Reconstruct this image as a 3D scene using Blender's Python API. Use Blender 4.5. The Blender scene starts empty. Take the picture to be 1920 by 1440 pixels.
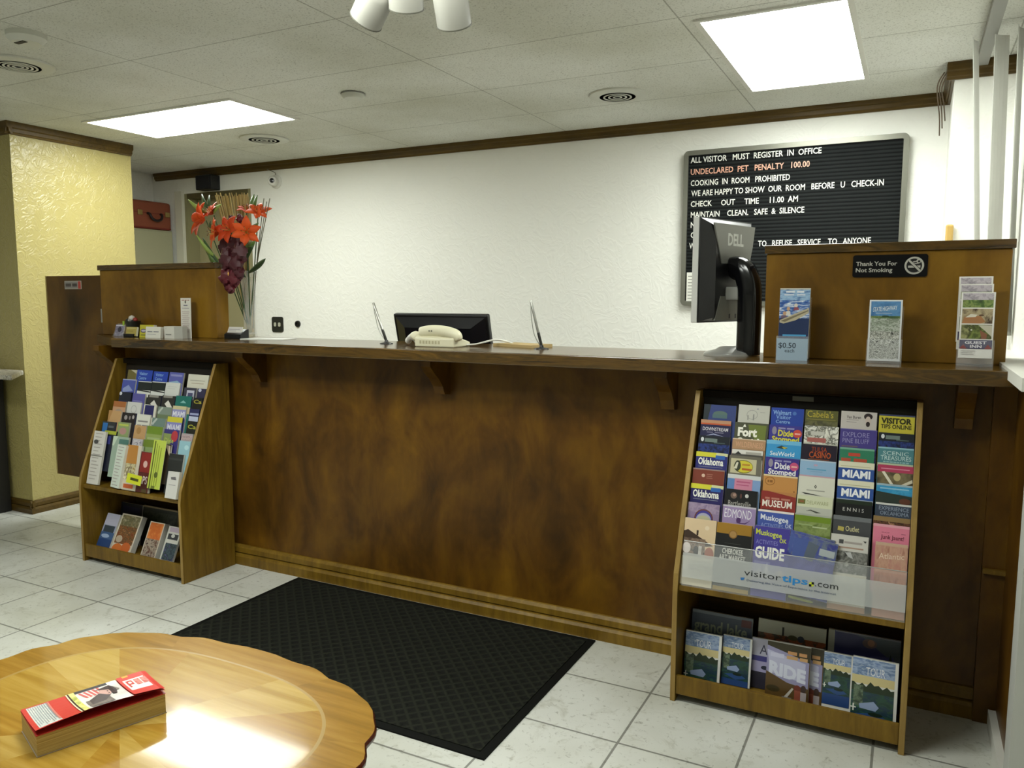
import bpy, math, random
from mathutils import Vector, Matrix
random.seed(7)
S = bpy.context.scene
COL = S.collection

# ------------------------------------------------------------------ camera, world, exposure
FPX, YAW, PITCH, ROLL = 1465.77, 0.471834, 0.107634, 0.00244
EYE = Vector((0.0, 0.0, 1.4))
_fwd = Vector((-math.sin(YAW) * math.cos(PITCH), math.cos(YAW) * math.cos(PITCH), -math.sin(PITCH)))
_r = Vector((math.cos(YAW), math.sin(YAW), 0.0))
_u = _r.cross(_fwd)
_r2 = _r * math.cos(ROLL) + _u * math.sin(ROLL)
_u2 = _u * math.cos(ROLL) - _r * math.sin(ROLL)
cam_data = bpy.data.cameras.new('camera')
cam = bpy.data.objects.new('camera', cam_data)
COL.objects.link(cam)
cam.matrix_world = Matrix(((_r2.x, _u2.x, -_fwd.x, EYE.x), (_r2.y, _u2.y, -_fwd.y, EYE.y),
                           (_r2.z, _u2.z, -_fwd.z, EYE.z), (0, 0, 0, 1)))
cam_data.sensor_fit = 'HORIZONTAL'
cam_data.sensor_width = 36.0
cam_data.lens = 36.0 * FPX / 1920.0
cam_data.clip_start = 0.05
S.camera = cam
world = bpy.data.worlds.new('world')
S.world = world
world.use_nodes = True
world.node_tree.nodes['Background'].inputs[0].default_value = (0.9, 0.95, 1.0, 1)
world.node_tree.nodes['Background'].inputs[1].default_value = 0.05
S.view_settings.view_transform = 'Standard'
S.view_settings.look = 'None'
S.view_settings.gamma = 1.0
S.view_settings.exposure = 1.0
LIGHT_COL = (0.96, 1.0, 0.93, 1)
LIGHT_POWER = 11.0            # strength of the ceiling troffers' diffusers

def ray(u, v):
    return _r2 * (u - 960.0) - _u2 * (v - 720.0) + _fwd * FPX
def at(u, v, axis, val):
    d = ray(u, v)
    return EYE + d * ((val - EYE[axis]) / d[axis])

# ------------------------------------------------------------------ materials
def lin(h):
    if not isinstance(h, str): return tuple(h) + (1,)
    c = [int(h[i:i + 2], 16) / 255 for i in (0, 2, 4)]
    return tuple((x / 12.92 if x <= 0.04045 else ((x + 0.055) / 1.055) ** 2.4) for x in c) + (1,)
MATS = {}
def newmat(name):
    m = bpy.data.materials.new(name)
    m.use_nodes = True
    nt = m.node_tree
    return m, nt, nt.nodes['Principled BSDF']
def plain(h, rough=0.5, metal=0.0, spec=0.5):
    k = (h, rough, metal, spec)
    if k not in MATS:
        m, nt, b = newmat('paint_%s' % (h if isinstance(h, str) else 'rgb'))
        b.inputs['Base Color'].default_value = lin(h)
        b.inputs['Roughness'].default_value = rough
        b.inputs['Metallic'].default_value = metal
        b.inputs['Specular IOR Level'].default_value = spec
        MATS[k] = m
    return MATS[k]
def paper(h): return plain(h, 0.38)
def N(nt, t, **kw):
    n = nt.nodes.new(t)
    for k, v in kw.items(): setattr(n, k, v)
    return n
def coords(nt, scale=(1, 1, 1), loc=(0, 0, 0), rot=(0, 0, 0)):
    tc = N(nt, 'ShaderNodeTexCoord'); mp = N(nt, 'ShaderNodeMapping')
    mp.inputs['Scale'].default_value = scale; mp.inputs['Location'].default_value = loc; mp.inputs['Rotation'].default_value = rot
    nt.links.new(tc.outputs['Object'], mp.inputs['Vector'])
    return mp.outputs['Vector']
def noise(nt, vec, scale, detail=4, rough=0.55, dist=0.0):
    n = N(nt, 'ShaderNodeTexNoise')
    n.inputs['Scale'].default_value = scale; n.inputs['Detail'].default_value = detail
    n.inputs['Roughness'].default_value = rough; n.inputs['Distortion'].default_value = dist
    nt.links.new(vec, n.inputs['Vector'])
    return n.outputs['Fac']
def ramp(nt, fac, stops, interp='LINEAR'):
    r = N(nt, 'ShaderNodeValToRGB'); cr = r.color_ramp; cr.interpolation = interp
    while len(cr.elements) < len(stops): cr.elements.new(0.5)
    for e, (p, c) in zip(cr.elements, stops): e.position = p; e.color = lin(c)
    nt.links.new(fac, r.inputs['Fac'])
    return r.outputs['Color']
def mix(nt, fac, a, b, mode='MIX'):
    n = N(nt, 'ShaderNodeMix', data_type='RGBA', blend_type=mode)
    for sock, v in ((n.inputs[0], fac), (n.inputs[6], a), (n.inputs[7], b)):
        if hasattr(v, 'is_output'): nt.links.new(v, sock)
        elif isinstance(v, (int, float)): sock.default_value = v
        else: sock.default_value = lin(v)
    return n.outputs[2]
def bump(nt, b, height, strength, dist=0.01):
    n = N(nt, 'ShaderNodeBump'); n.inputs['Strength'].default_value = strength; n.inputs['Distance'].default_value = dist
    nt.links.new(height, n.inputs['Height']); nt.links.new(n.outputs['Normal'], b.inputs['Normal'])
def photo(cols, scale=18.0, stretch=(1, 1, 1)):
    k = ('photo', tuple(cols), scale, stretch)
    if k not in MATS:
        m, nt, b = newmat('printed_photo')
        f = noise(nt, coords(nt, stretch), scale, 5, 0.6, 0.4)
        n = len(cols)
        c = ramp(nt, f, [(0.36 + 0.28 * i / max(1, n - 1), h) for i, h in enumerate(cols)])
        nt.links.new(c, b.inputs['Base Color']); b.inputs['Roughness'].default_value = 0.35
        MATS[k] = m
    return MATS[k]
def wood(name, dark, mid, light, grain=(3, 3, 60), blotch=2.5, rough=0.4, bmp=0.05, amt=0.6, coat=0.0):
    m, nt, b = newmat(name)
    v1 = coords(nt, grain)
    f1 = noise(nt, v1, 1.0, 6, 0.65, 0.6)
    f2 = noise(nt, coords(nt, (1, 1, 0.6)), blotch, 4, 0.6, 0.5)
    c1 = ramp(nt, f1, [(0.3, dark), (0.52, mid), (0.72, light)])
    c2 = ramp(nt, f2, [(0.32, dark), (0.5, mid), (0.66, light)])
    nt.links.new(mix(nt, amt, c1, c2), b.inputs['Base Color'])
    b.inputs['Roughness'].default_value = rough; b.inputs['Specular IOR Level'].default_value = 0.28
    b.inputs['Coat Weight'].default_value = coat; b.inputs['Coat Roughness'].default_value = 0.08
    bump(nt, b, f1, bmp, 0.002)
    return m
def stucco(name, col, col2, rough=0.6, strength=0.55, scale=7.0):
    m, nt, b = newmat(name)
    v = coords(nt)
    n1 = noise(nt, v, scale, 3, 0.5, 1.6)
    n2 = noise(nt, v, scale * 4.5, 4, 0.6, 0.5)
    r1 = ramp(nt, n1, [(0.40, '000000'), (0.5, 'ffffff'), (0.6, '808080')])
    h = mix(nt, 0.3, r1, n2)
    bump(nt, b, h, strength, 0.008)
    nt.links.new(mix(nt, noise(nt, v, 1.3, 2), col, col2), b.inputs['Base Color'])
    b.inputs['Roughness'].default_value = rough
    return m
def glass(name, col=(1, 1, 1), alpha=0.12, rough=0.03):
    m, nt, b = newmat(name)
    b.inputs['Base Color'].default_value = col + (1,)
    b.inputs['Roughness'].default_value = rough
    tr = N(nt, 'ShaderNodeBsdfTransparent'); mx = N(nt, 'ShaderNodeMixShader')
    mx.inputs[0].default_value = alpha
    nt.links.new(tr.outputs[0], mx.inputs[1]); nt.links.new(b.outputs[0], mx.inputs[2])
    nt.links.new(mx.outputs[0], nt.nodes['Material Output'].inputs['Surface'])
    return m
def emit(name, col, power):
    m, nt, b = newmat(name)
    b.inputs['Base Color'].default_value = (0.8, 0.8, 0.78, 1)
    b.inputs['Emission Color'].default_value = col
    b.inputs['Emission Strength'].default_value = power
    return m

def tile_mat(name, x0, y0, w, h, mortar, cols, mortar_col, rough, kind):
    m, nt, b = newmat(name)
    v = coords(nt, (1, 1, 1), (-x0, -y0, 0))
    br = N(nt, 'ShaderNodeTexBrick', offset=0.0, squash=1.0)
    br.inputs['Scale'].default_value = 1.0; br.inputs['Brick Width'].default_value = w; br.inputs['Row Height'].default_value = h
    br.inputs['Mortar Size'].default_value = mortar; br.inputs['Mortar Smooth'].default_value = 0.3
    br.inputs['Color1'].default_value = lin(cols[0]); br.inputs['Color2'].default_value = lin(cols[1]); br.inputs['Mortar'].default_value = lin(mortar_col)
    nt.links.new(v, br.inputs['Vector'])
    inv = N(nt, 'ShaderNodeMath', operation='SUBTRACT'); inv.inputs[0].default_value = 1.0
    nt.links.new(br.outputs['Fac'], inv.inputs[1])
    w0 = coords(nt)
    if kind == 'floor':
        d = ramp(nt, noise(nt, w0, 9, 6, 0.7, 1.0), [(0.25, 'd2d0c6'), (0.45, 'ffffff')])
        d2 = ramp(nt, noise(nt, w0, 45, 4, 0.7, 0.6), [(0.28, 'a8a69c'), (0.42, 'ffffff')])
        d3 = ramp(nt, noise(nt, w0, 1.6, 3, 0.5), [(0.3, 'd6d5cc'), (0.6, 'ffffff')])
        c = mix(nt, 1.0, br.outputs['Color'], d, 'MULTIPLY'); c = mix(nt, 0.8, c, d2, 'MULTIPLY'); c = mix(nt, 1.0, c, d3, 'MULTIPLY')
        hgt = mix(nt, 0.12, inv.outputs[0], noise(nt, w0, 30, 5, 0.6))
        bump(nt, b, hgt, 0.4, 0.004)
    else:
        d = ramp(nt, noise(nt, w0, 130, 3, 0.7), [(0.33, '8a887c'), (0.45, 'ffffff')])
        d3 = ramp(nt, noise(nt, w0, 1.1, 3, 0.5), [(0.3, 'e2e1d8'), (0.6, 'ffffff')])
        c = mix(nt, 0.55, br.outputs['Color'], d, 'MULTIPLY'); c = mix(nt, 1.0, c, d3, 'MULTIPLY')
        hgt = mix(nt, 0.4, inv.outputs[0], noise(nt, w0, 120, 3, 0.7))
        bump(nt, b, hgt, 0.35, 0.004)
    nt.links.new(c, b.inputs['Base Color'])
    b.inputs['Roughness'].default_value = rough
    return m

M_FLOOR = tile_mat('floor_tile', -0.766, 2.245, 0.362, 0.354, 0.0045, ('d9dad4', 'd3d4cd'), '8c8c86', 0.36, 'floor')
M_CEIL = tile_mat('ceiling_tile', -2.07, 2.53, 1.2, 0.587, 0.0035, ('e3e4de', 'dfe0da'), 'b0b0a8', 0.9, 'ceil')
M_WHITE = stucco('white_stucco', 'f0f0ea', 'f4f4ee', 0.55, 0.22, 9)
M_YELLOW = stucco('yellow_stucco', 'a89c62', 'b3a66c', 0.30, 0.36, 14)
M_OFFWALL = stucco('plain_wall', 'dddcd4', 'e3e2da', 0.7, 0.3, 9)
M_PANEL = wood('stained_plywood', '2e1c05', '573809', '75520f', (9, 9, 3.0), 4.2, 0.38, 0.05, 0.6)
M_PANEL2 = wood('stained_plywood_light', '4e350a', '745214', '8c681e', (7, 7, 1.6), 4.0, 0.33, 0.05, 0.65)
M_GATE = wood('stained_plywood_gate', '241604', '50350c', '6d4e18', (6, 6, 1.5), 2.4, 0.33, 0.05, 0.75)
M_OAK = wood('oak_veneer', '523c10', '75591a', '8b6e24', (30, 30, 3.5), 3.0, 0.42, 0.06, 0.35)
M_TRIM = wood('dark_trim', '3a2c12', '564218', '67511f', (2.5, 40, 40), 3.0, 0.4, 0.06, 0.4)
def laminate():
    m, nt, b = newmat('woodgrain_laminate')
    v = coords(nt, (1.0, 6.0, 9.0), (0, 0, 0), (0, 0.10, 0))
    f = noise(nt, v, 2.2, 5, 0.6, 1.2)
    c = ramp(nt, f, [(0.34, '2a1d09'), (0.48, '583f15'), (0.56, '402f10'), (0.68, '664a1a')])
    nt.links.new(c, b.inputs['Base Color']); b.inputs['Roughness'].default_value = 0.17
    b.inputs['Specular IOR Level'].default_value = 0.6
    return m
M_LAM = laminate()
M_STEEL = plain('9a9a94', 0.35, 0.8)
M_SILVER = plain('b9b9b6', 0.32, 0.6)
M_BLACK = plain('0d0d10', 0.35)
M_BLACKG = plain('0a0a0d', 0.18)
M_WHITEP = plain('d9d8d0', 0.45)
M_GREYP = plain('8c8c86', 0.5)
M_BEIGE = plain('d9d4b8', 0.4)
M_ACRYL = glass('clear_acrylic', (0.92, 0.95, 0.97), 0.10, 0.04)
M_VASE = glass('clear_glass', (0.95, 0.97, 0.96), 0.16, 0.02)

# ------------------------------------------------------------------ mesh building
def wl(o):
    p = Vector((0, 0, 0))
    while o: p = p + Vector(o.location); o = o.parent
    return p
class MB:
    def __init__(s): s.v = []; s.f = []; s.m = []; s.mats = []
    def mi(s, mat):
        if mat not in s.mats: s.mats.append(mat)
        return s.mats.index(mat)
    def add(s, vs, fs, mat):
        o = len(s.v); k = s.mi(mat)
        s.v += [Vector(p) for p in vs]
        for f in fs: s.f.append([o + i for i in f]); s.m.append(k)
        return s
    def box(s, x0, x1, y0, y1, z0, z1, mat, M=None):
        vs = [Vector((x, y, z)) for z in (z0, z1) for y in (y0, y1) for x in (x0, x1)]
        if M is not None: vs = [M @ p for p in vs]
        return s.add(vs, [(0, 2, 3, 1), (4, 5, 7, 6), (0, 1, 5, 4), (2, 6, 7, 3), (0, 4, 6, 2), (1, 3, 7, 5)], mat)
    def prism(s, pts, vec, mat):
        n = len(pts); a = [Vector(p) for p in pts]; b = [p + Vector(vec) for p in a]
        fs = [list(range(n))[::-1], [n + i for i in range(n)]] + [(i, (i + 1) % n, n + (i + 1) % n, n + i) for i in range(n)]
        return s.add(a + b, fs, mat)
    def tube(s, path, r, mat, seg=8, caps=True):
        P = [Vector(p) for p in path]; vs = []; fs = []; n = len(P)
        ref = Vector((0.31, 0.17, 0.93))
        for i, p in enumerate(P):
            t = (P[min(i + 1, n - 1)] - P[max(i - 1, 0)]).normalized()
            a = t.cross(ref)
            if a.length < 0.05: a = t.cross(Vector((1, 0, 0)))
            a.normalize(); b = t.cross(a)
            rr = r[i] if isinstance(r, (list, tuple)) else r
            vs += [p + (a * math.cos(2 * math.pi * j / seg) + b * math.sin(2 * math.pi * j / seg)) * rr for j in range(seg)]
        for i in range(n - 1):
            for j in range(seg):
                fs.append((i * seg + j, i * seg + (j + 1) % seg, (i + 1) * seg + (j + 1) % seg, (i + 1) * seg + j))
        if caps: fs += [list(range(seg))[::-1], [(n - 1) * seg + j for j in range(seg)]]
        return s.add(vs, fs, mat)
    def lathe(s, prof, M, mat, seg=32, sx=1.0, sy=1.0, caps=True):
        vs = []; fs = []; n = len(prof)
        if not isinstance(M, Matrix): M = Matrix.Translation(M)
        for r, z in prof:
            vs += [M @ Vector((sx * r * math.cos(2 * math.pi * j / seg), sy * r * math.sin(2 * math.pi * j / seg), z)) for j in range(seg)]
        for i in range(n - 1):
            for j in range(seg):
                fs.append((i * seg + j, i * seg + (j + 1) % seg, (i + 1) * seg + (j + 1) % seg, (i + 1) * seg + j))
        if caps and prof[0][0] > 1e-5: fs.append(list(range(seg))[::-1])
        if caps and prof[-1][0] > 1e-5: fs.append([(n - 1) * seg + j for j in range(seg)])
        return s.add(vs, fs, mat)
    def drop_loose(s):
        used = sorted({i for f in s.f for i in f}); k = {i: j for j, i in enumerate(used)}
        s.v = [s.v[i] for i in used]; s.f = [[k[i] for i in f] for f in s.f]
        return s
    def build(s, name, parent=None, smooth=None, bevel=0.0, origin=True):
        if parent is not None: o0 = wl(parent)
        elif origin:
            xs = [p.x for p in s.v]; ys = [p.y for p in s.v]; zs = [p.z for p in s.v]
            o0 = Vector(((min(xs) + max(xs)) / 2, (min(ys) + max(ys)) / 2, min(zs)))
        else: o0 = Vector((0, 0, 0))
        me = bpy.data.meshes.new(name)
        me.from_pydata([tuple(p - o0) for p in s.v], [], s.f)
        for m in s.mats: me.materials.append(m)
        me.polygons.foreach_set('material_index', s.m)
        me.update()
        if smooth is not None:
            me.shade_smooth(); me.set_sharp_from_angle(angle=math.radians(smooth))
        ob = bpy.data.objects.new(name, me); COL.objects.link(ob)
        if parent is not None: ob.parent = parent
        else: ob.location = o0
        if bevel:
            b = ob.modifiers.new('bevel', 'BEVEL'); b.width = bevel; b.segments = 2; b.limit_method = 'ANGLE'; b.angle_limit = math.radians(40)
        return ob
def tag(o, label, cat, group=None):
    o['label'] = label; o['category'] = cat
    if group: o['group'] = group
    return o
def thing(name, loc, label, cat, group=None):
    o = bpy.data.objects.new(name, None); COL.objects.link(o); o.location = loc
    o.empty_display_size = 0.05
    return tag(o, label, cat, group)
def struct(mb, name, **kw):
    o = mb.build(name, origin=False, **kw); o['kind'] = 'structure'; return o
def smooth_path(pts, n=6):
    P = [Vector(p) for p in pts]; out = []
    for i in range(len(P) - 1):
        p0 = P[max(i - 1, 0)]; p1 = P[i]; p2 = P[i + 1]; p3 = P[min(i + 2, len(P) - 1)]
        for k in range(n):
            t = k / n
            out.append(0.5 * ((2 * p1) + (p2 - p0) * t + (2 * p0 - 5 * p1 + 4 * p2 - p3) * t * t + (3 * p1 - p0 - 3 * p2 + p3) * t ** 3))
    return out + [P[-1]]
# lettering, as flat outlines in a 1-high, fitted-width box
TXT = {}
def textgeo(s, bold=0.0):
    k = (s, bold)
    if k not in TXT:
        cu = bpy.data.curves.new('lettering', 'FONT'); cu.body = s; cu.size = 1.0; cu.resolution_u = 2; cu.offset = bold
        ob = bpy.data.objects.new('lettering', cu); COL.objects.link(ob)
        bpy.context.view_layer.update()
        ev = ob.evaluated_get(bpy.context.evaluated_depsgraph_get()); me = ev.to_mesh()
        vs = [(v.co.x, v.co.y / 0.72) for v in me.vertices]; fs = [list(p.vertices) for p in me.polygons]
        ev.to_mesh_clear(); bpy.data.objects.remove(ob); bpy.data.curves.remove(cu)
        x0 = min(v[0] for v in vs); x1 = max(v[0] for v in vs)
        TXT[k] = ([((x - x0) / (x1 - x0), y) for x, y in vs], fs, (x1 - x0) / 0.72)
    return TXT[k]

class Face:
    """A printed rectangle: origin top left, ux across, ud down, n towards the reader."""
    def __init__(s, mb, P, ux, ud, W):
        s.mb = mb; s.P = Vector(P); s.ux = Vector(ux).normalized(); s.ud = Vector(ud).normalized(); s.n = s.ud.cross(s.ux).normalized(); s.W = W; s.k = 1
        s.bend = None; s.vmax = 1e9
    def pt(s, u, v, d=0.0):
        if s.bend: d = d + s.bend(u, v)
        return s.P + s.ux * (u * s.W) + s.ud * (v * s.W) + s.n * d
    def lay(s): s.k += 1; return s.k * 0.00012
    def clip(s, pts):
        for f in (lambda p: p[0], lambda p: 1 - p[0], lambda p: p[1], lambda p: s.vmax - p[1]):
            out = []
            for i, p in enumerate(pts):
                q = pts[(i + 1) % len(pts)]; a, b = f(p), f(q)
                if a >= 0: out.append(p)
                if (a >= 0) != (b >= 0): k = a / (a - b); out.append((p[0] + (q[0] - p[0]) * k, p[1] + (q[1] - p[1]) * k))
            pts = out
            if len(pts) < 3: return []
        return pts
    def poly(s, pts, mat):
        d = s.lay(); pts = s.clip(pts)
        if pts: s.mb.add([s.pt(u, v, d) for u, v in pts], [list(range(len(pts)))], mat)
    def rect(s, u0, v0, u1, v1, mat): s.poly([(u0, v0), (u0, v1), (u1, v1), (u1, v0)], mat)
    def ell(s, cu, cv, ru, rv, mat, n=20):
        s.poly([(cu + ru * math.cos(-2 * math.pi * i / n), cv + rv * math.sin(-2 * math.pi * i / n)) for i in range(n)], mat)
    def text(s, t, u0, u1, vb, h, mat, bold=0.0, slope=0.0):
        if vb > s.vmax: return
        g, fs, asp = textgeo(t, bold); d = s.lay()
        s.mb.add([s.pt(u0 + (u1 - u0) * x, vb - h * y + slope * x) + s.n * d for x, y in g], fs, mat)
    def draw(s, design):
        for it in design:
            k = it[0]
            c = it[6] if k == 't' else it[5] if k == 'b' else it[-1]
            mat = paper(c) if isinstance(c, str) else photo(*c) if isinstance(c, tuple) else c
            if k == 'r': s.rect(*it[1:5], mat)
            elif k == 'e': s.ell(*it[1:5], mat)
            elif k == 'p': s.poly(it[1], mat)
            elif k == 'b':                                       # a line of print too small to read: word-length bars
                u0, u1, vb, h, c, n = it[1:]; rr = random.Random(int(u0 * 100 + vb * 1000) + n); ws = [rr.uniform(0.6, 1.4) for _ in range(n)]; tot = sum(ws) + 0.25 * (n - 1); u = u0
                for w in ws: s.rect(u, vb - h, u + (u1 - u0) * w / tot, vb, paper(c)); u += (u1 - u0) * (w + 0.25) / tot
            elif k == 't': s.text(it[1], it[2], it[3], it[4], it[5], mat, *(it[7:]))

def leaflet(P, W, H, tilt, thick, base, design, roll=0.0, yaw=0.0, edge='d8d5c8', parent=None, name='brochure', back=None):
    """a stack of printed leaflets leaning back by tilt; P = top left corner of the front cover"""
    R = Matrix.Rotation(yaw, 3, 'Z')
    ux = Vector((1, 0, 0)); ud = Vector((0, -tilt, -1)).normalized(); n = ud.cross(ux)
    Q = Matrix.Rotation(roll, 3, n)
    ux = R @ Q @ ux; ud = R @ Q @ ud; n = R @ n
    mb = MB(); P = Vector(P)
    c = [P, P + ux * W, P + ux * W + ud * H, P + ud * H]
    b = [p - n * thick for p in c]
    em = paper(edge)
    mb.add(c, [(0, 3, 2, 1)], paper(base) if isinstance(base, str) else photo(*base))
    mb.add(c + b, [(0, 1, 5, 4), (1, 2, 6, 5), (2, 3, 7, 6), (3, 0, 4, 7), (4, 5, 6, 7)], em)
    F = Face(mb, P, ux, ud, W); F.vmax = H / W; F.draw(design)
    return mb.build(name, parent)

# ================================================================== the room
CEIL = 2.49
struct(MB().box(-7.1, 1.3, -2.7, 5.3, -0.1, 0.0, M_FLOOR), 'floor')
struct(MB().box(-7.1, 1.3, -2.7, 5.3, CEIL, CEIL + 0.1, M_CEIL), 'ceiling')
YB = 4.85
wb = MB().box(-6.15, -5.66, YB, YB + 0.12, 0, CEIL, M_WHITE).box(-4.885, 0.2, YB, YB + 0.12, 0, CEIL, M_WHITE)
wb.box(-5.66, -4.885, YB, YB + 0.12, 2.30, CEIL, M_WHITE)
struct(wb, 'wall_back')
M_OLIVE = plain('8f8a66', 0.55)
M_DOOR = plain('aaa27c', 0.5)
dm = MB().box(-5.66, -4.885, YB + 0.12, YB + 0.16, 0, 2.30, M_DOOR)
door = struct(dm, 'door_1')
fr = MB().box(-5.66, -5.63, YB + 0.0, YB + 0.12, 0, 2.30, M_OLIVE).box(-4.915, -4.885, YB, YB + 0.12, 0, 2.30, M_OLIVE).box(-5.63, -4.915, YB, YB + 0.12, 2.26, 2.30, plain('5a5232', 0.6))  # head piece coloured darker to paint the shade at the top
fr.build('door_frame', parent=door)
MB().lathe([(0.0, 0), (0.028, 0.004), (0.03, 0.03), (0.018, 0.045), (0, 0.05)], Matrix.Translation((-4.98, YB + 0.12, 0.98)) @ Matrix.Rotation(math.pi / 2, 4, 'X'), M_STEEL, 16).build('door_knob', parent=door, smooth=40)
struct(MB().box(-5.745, -5.66, YB - 0.03, YB, 0, 2.32, plain('d8d6c6', 0.5)), 'trim_1')
struct(MB().box(-7.1, -5.06, 3.03, 3.88, 0, CEIL, M_YELLOW).box(-7.1, -6.05, 3.88, YB + 0.12, 0, CEIL, M_OFFWALL), 'wall_left')
struct(MB().box(0.12, 1.3, 4.27, YB + 0.12, 0, CEIL, M_WHITE), 'wall_right_back')
struct(MB().box(0.36, 1.3, 2.40, 4.27, 0, CEIL, M_WHITE), 'wall_right')
struct(MB().box(1.2, 1.3, -2.6, 2.40, 0, CEIL, M_OFFWALL), 'wall_right_front')
struct(MB().box(-7.1, -7.0, -2.6, 3.03, 0, CEIL, M_OFFWALL), 'wall_left_front')
struct(MB().box(-7.1, 1.3, -2.7, -2.6, 0, CEIL, M_OFFWALL), 'wall_front')
# crown mouldings: small stepped profile, run along a wall
def crown(name, a, b, nrm, h=0.055):
    a = Vector(a); b = Vector(b); n = Vector(nrm); z = Vector((0, 0, 1))
    prof = [(0, 0), (0.012, 0), (0.016, 0.010), (0.022, 0.014), (0.024, 0.034), (0.034, 0.040), (0.036, h), (0, h)]
    base = Vector((0, 0, CEIL - h))
    struct(MB().prism([a + base + n * p + z * q for p, q in prof], b - a, M_TRIM), name)
crown('trim_2', (-6.0, YB, 0), (0.12, YB, 0), (0, -1, 0), 0.062)
crown('trim_3', (0.12, 4.27, 0), (0.12, YB, 0), (-1, 0, 0), 0.062)
crown('trim_4', (0.085, 4.27, 0), (0.36, 4.27, 0), (0, -1, 0), 0.075)
crown('trim_5', (-5.06, 2.995, 0), (-5.06, 3.88, 0), (1, 0, 0), 0.075)
crown('trim_6', (-7.0, 3.03, 0), (-5.025, 3.03, 0), (0, -1, 0), 0.075)
# pillar baseboards
def baseprof(a, b, n, name, mat, hh=0.085):
    a = Vector(a); b = Vector(b); n = Vector(n); z = Vector((0, 0, 1))
    prof = [(0, 0), (0.022, 0), (0.024, 0.03), (0.016, 0.042), (0.010, 0.045), (0.016, 0.05), (0.018, 0.07), (0.008, hh), (0, hh)]
    struct(MB().prism([a + n * p + z * q for p, q in prof], b - a, mat), name)
baseprof((-5.06, 3.008, 0), (-5.06, 3.88, 0), (1, 0, 0), 'baseboard_left', M_TRIM)
baseprof((-7.0, 3.03, 0), (-5.036, 3.03, 0), (0, -1, 0), 'baseboard_left_front', M_TRIM)
# right wall: stained wainscot, doubler, corner post, white baseboard, end post, sill
wm = MB().box(0.31, 0.36, 2.40, 3.20, 0.0, 1.165, M_PANEL)
struct(wm, 'trim_7')
struct(MB().box(0.246, 0.312, 2.915, 2.952, 0.0, 1.14, M_PANEL).box(0.246, 0.31, 2.90, 2.952, 0.515, 0.53, M_OAK), 'trim_8')
struct(MB().box(0.288, 0.312, 2.40, 2.90, 0.0, 0.058, plain('d6d5cc', 0.5)), 'baseboard_right')
struct(MB().box(0.283, 0.36, 2.30, 2.40, 0.0, CEIL, plain('b9bab4', 0.45)), 'trim_9')
sill = MB().box(0.262, 0.36, 2.40, 4.0, 1.165, 1.20, M_WHITEP)
struct(sill, 'trim_10')
# oval baffle-free wood board behind the counter seen on the jog
tag(MB().box(0.118 - 0.0, 0.150, 4.245, 4.268, 1.55, 1.755, plain('c6a35a', 0.55)).build('wooden_tag', bevel=0.008), 'small tan wooden tag on the white wall corner behind the right counter riser', 'tag')

# ------------------------------------------------------------------ ceiling fittings
def troffer(x0, x1, y0, y1, label, group='ceiling light panels'):
    t = thing('ceiling_light', ((x0 + x1) / 2, (y0 + y1) / 2, CEIL), label, 'ceiling light', group)
    w = 0.022
    f = MB()
    f.box(x0 - w, x1 + w, y0 - w, y0, CEIL - 0.008, CEIL, M_WHITEP).box(x0 - w, x1 + w, y1, y1 + w, CEIL - 0.008, CEIL, M_WHITEP)
    f.box(x0 - w, x0, y0, y1, CEIL - 0.008, CEIL, M_WHITEP).box(x1, x1 + w, y0, y1, CEIL - 0.008, CEIL, M_WHITEP)
    f.build('light_frame', t)
    MB().box(x0, x1, y0, y1, CEIL - 0.005, CEIL - 0.001, M_LAMP).build('diffuser', t)
M_LAMP = emit('lamp_diffuser', LIGHT_COL, LIGHT_POWER)
troffer(-4.62, -3.40, 3.245, 3.755, 'glowing rectangular ceiling light panel at left near the yellow pillar')
troffer(-0.802, -0.27, 3.19, 4.33, 'glowing rectangular ceiling light panel at right above the letter board')
troffer(-3.7, -2.5, 0.5, 1.01, 'added fill light panel on the ceiling, unseen, out of view at left')  # added fill light outside the view, brightens the left of the room
troffer(-1.95, -0.75, 1.20, 1.71, 'glowing ceiling light panel just above the top edge of the view over the coffee table')
def vent(x, y, r, label, mat_in, slat):
    t = thing('ceiling_vent', (x, y, CEIL), label, 'ceiling vent', 'round ceiling vents')
    MB().lathe([(r * 0.62, CEIL - 0.012), (r * 0.66, CEIL - 0.014), (r * 0.98, CEIL - 0.008), (r, CEIL - 0.001)], Vector((x, y, 0)), M_CEILW, 40, caps=False).build('vent_flange', t, smooth=50)
    MB().lathe([(0.001, CEIL - 0.0115), (r * 0.64, CEIL - 0.0115)], Vector((x, y, 0)), mat_in, 32).build('vent_throat', t)
    for k in range(slat):
        q = r * (0.10 + 0.5 * k / slat)
        MB().lathe([(q, CEIL - 0.012), (q, CEIL - 0.014), (q + r * 0.06, CEIL - 0.014), (q + r * 0.06, CEIL - 0.012), (q, CEIL - 0.012)], Vector((x, y, 0)), M_CEILW, 32, caps=False).build('vent_ring', t)
M_CEILW = plain('c9cac0', 0.5)
vent(-4.012, 4.123, 0.165, 'round white ceiling vent between the left light panel and the back wall', plain('1b1b18', 0.7), 3)
vent(-1.466, 4.108, 0.155, 'round ceiling vent with black slots near the letter board', plain('121211', 0.7), 3)
vent(-3.79, 2.33, 0.155, 'round louvred ceiling vent at far left in front of the pillar', plain('55554a', 0.7), 4)
d1 = thing('smoke_detector', (-2.715, 3.449, CEIL), 'small round smoke detector on the middle of the ceiling', 'smoke detector')
MB().lathe([(0.062, CEIL), (0.06, CEIL - 0.018), (0.048, CEIL - 0.03), (0.0, CEIL - 0.032)], Vector((-2.715, 3.449, 0)), M_CEILW, 32).build('detector_body', d1, smooth=40)
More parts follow.
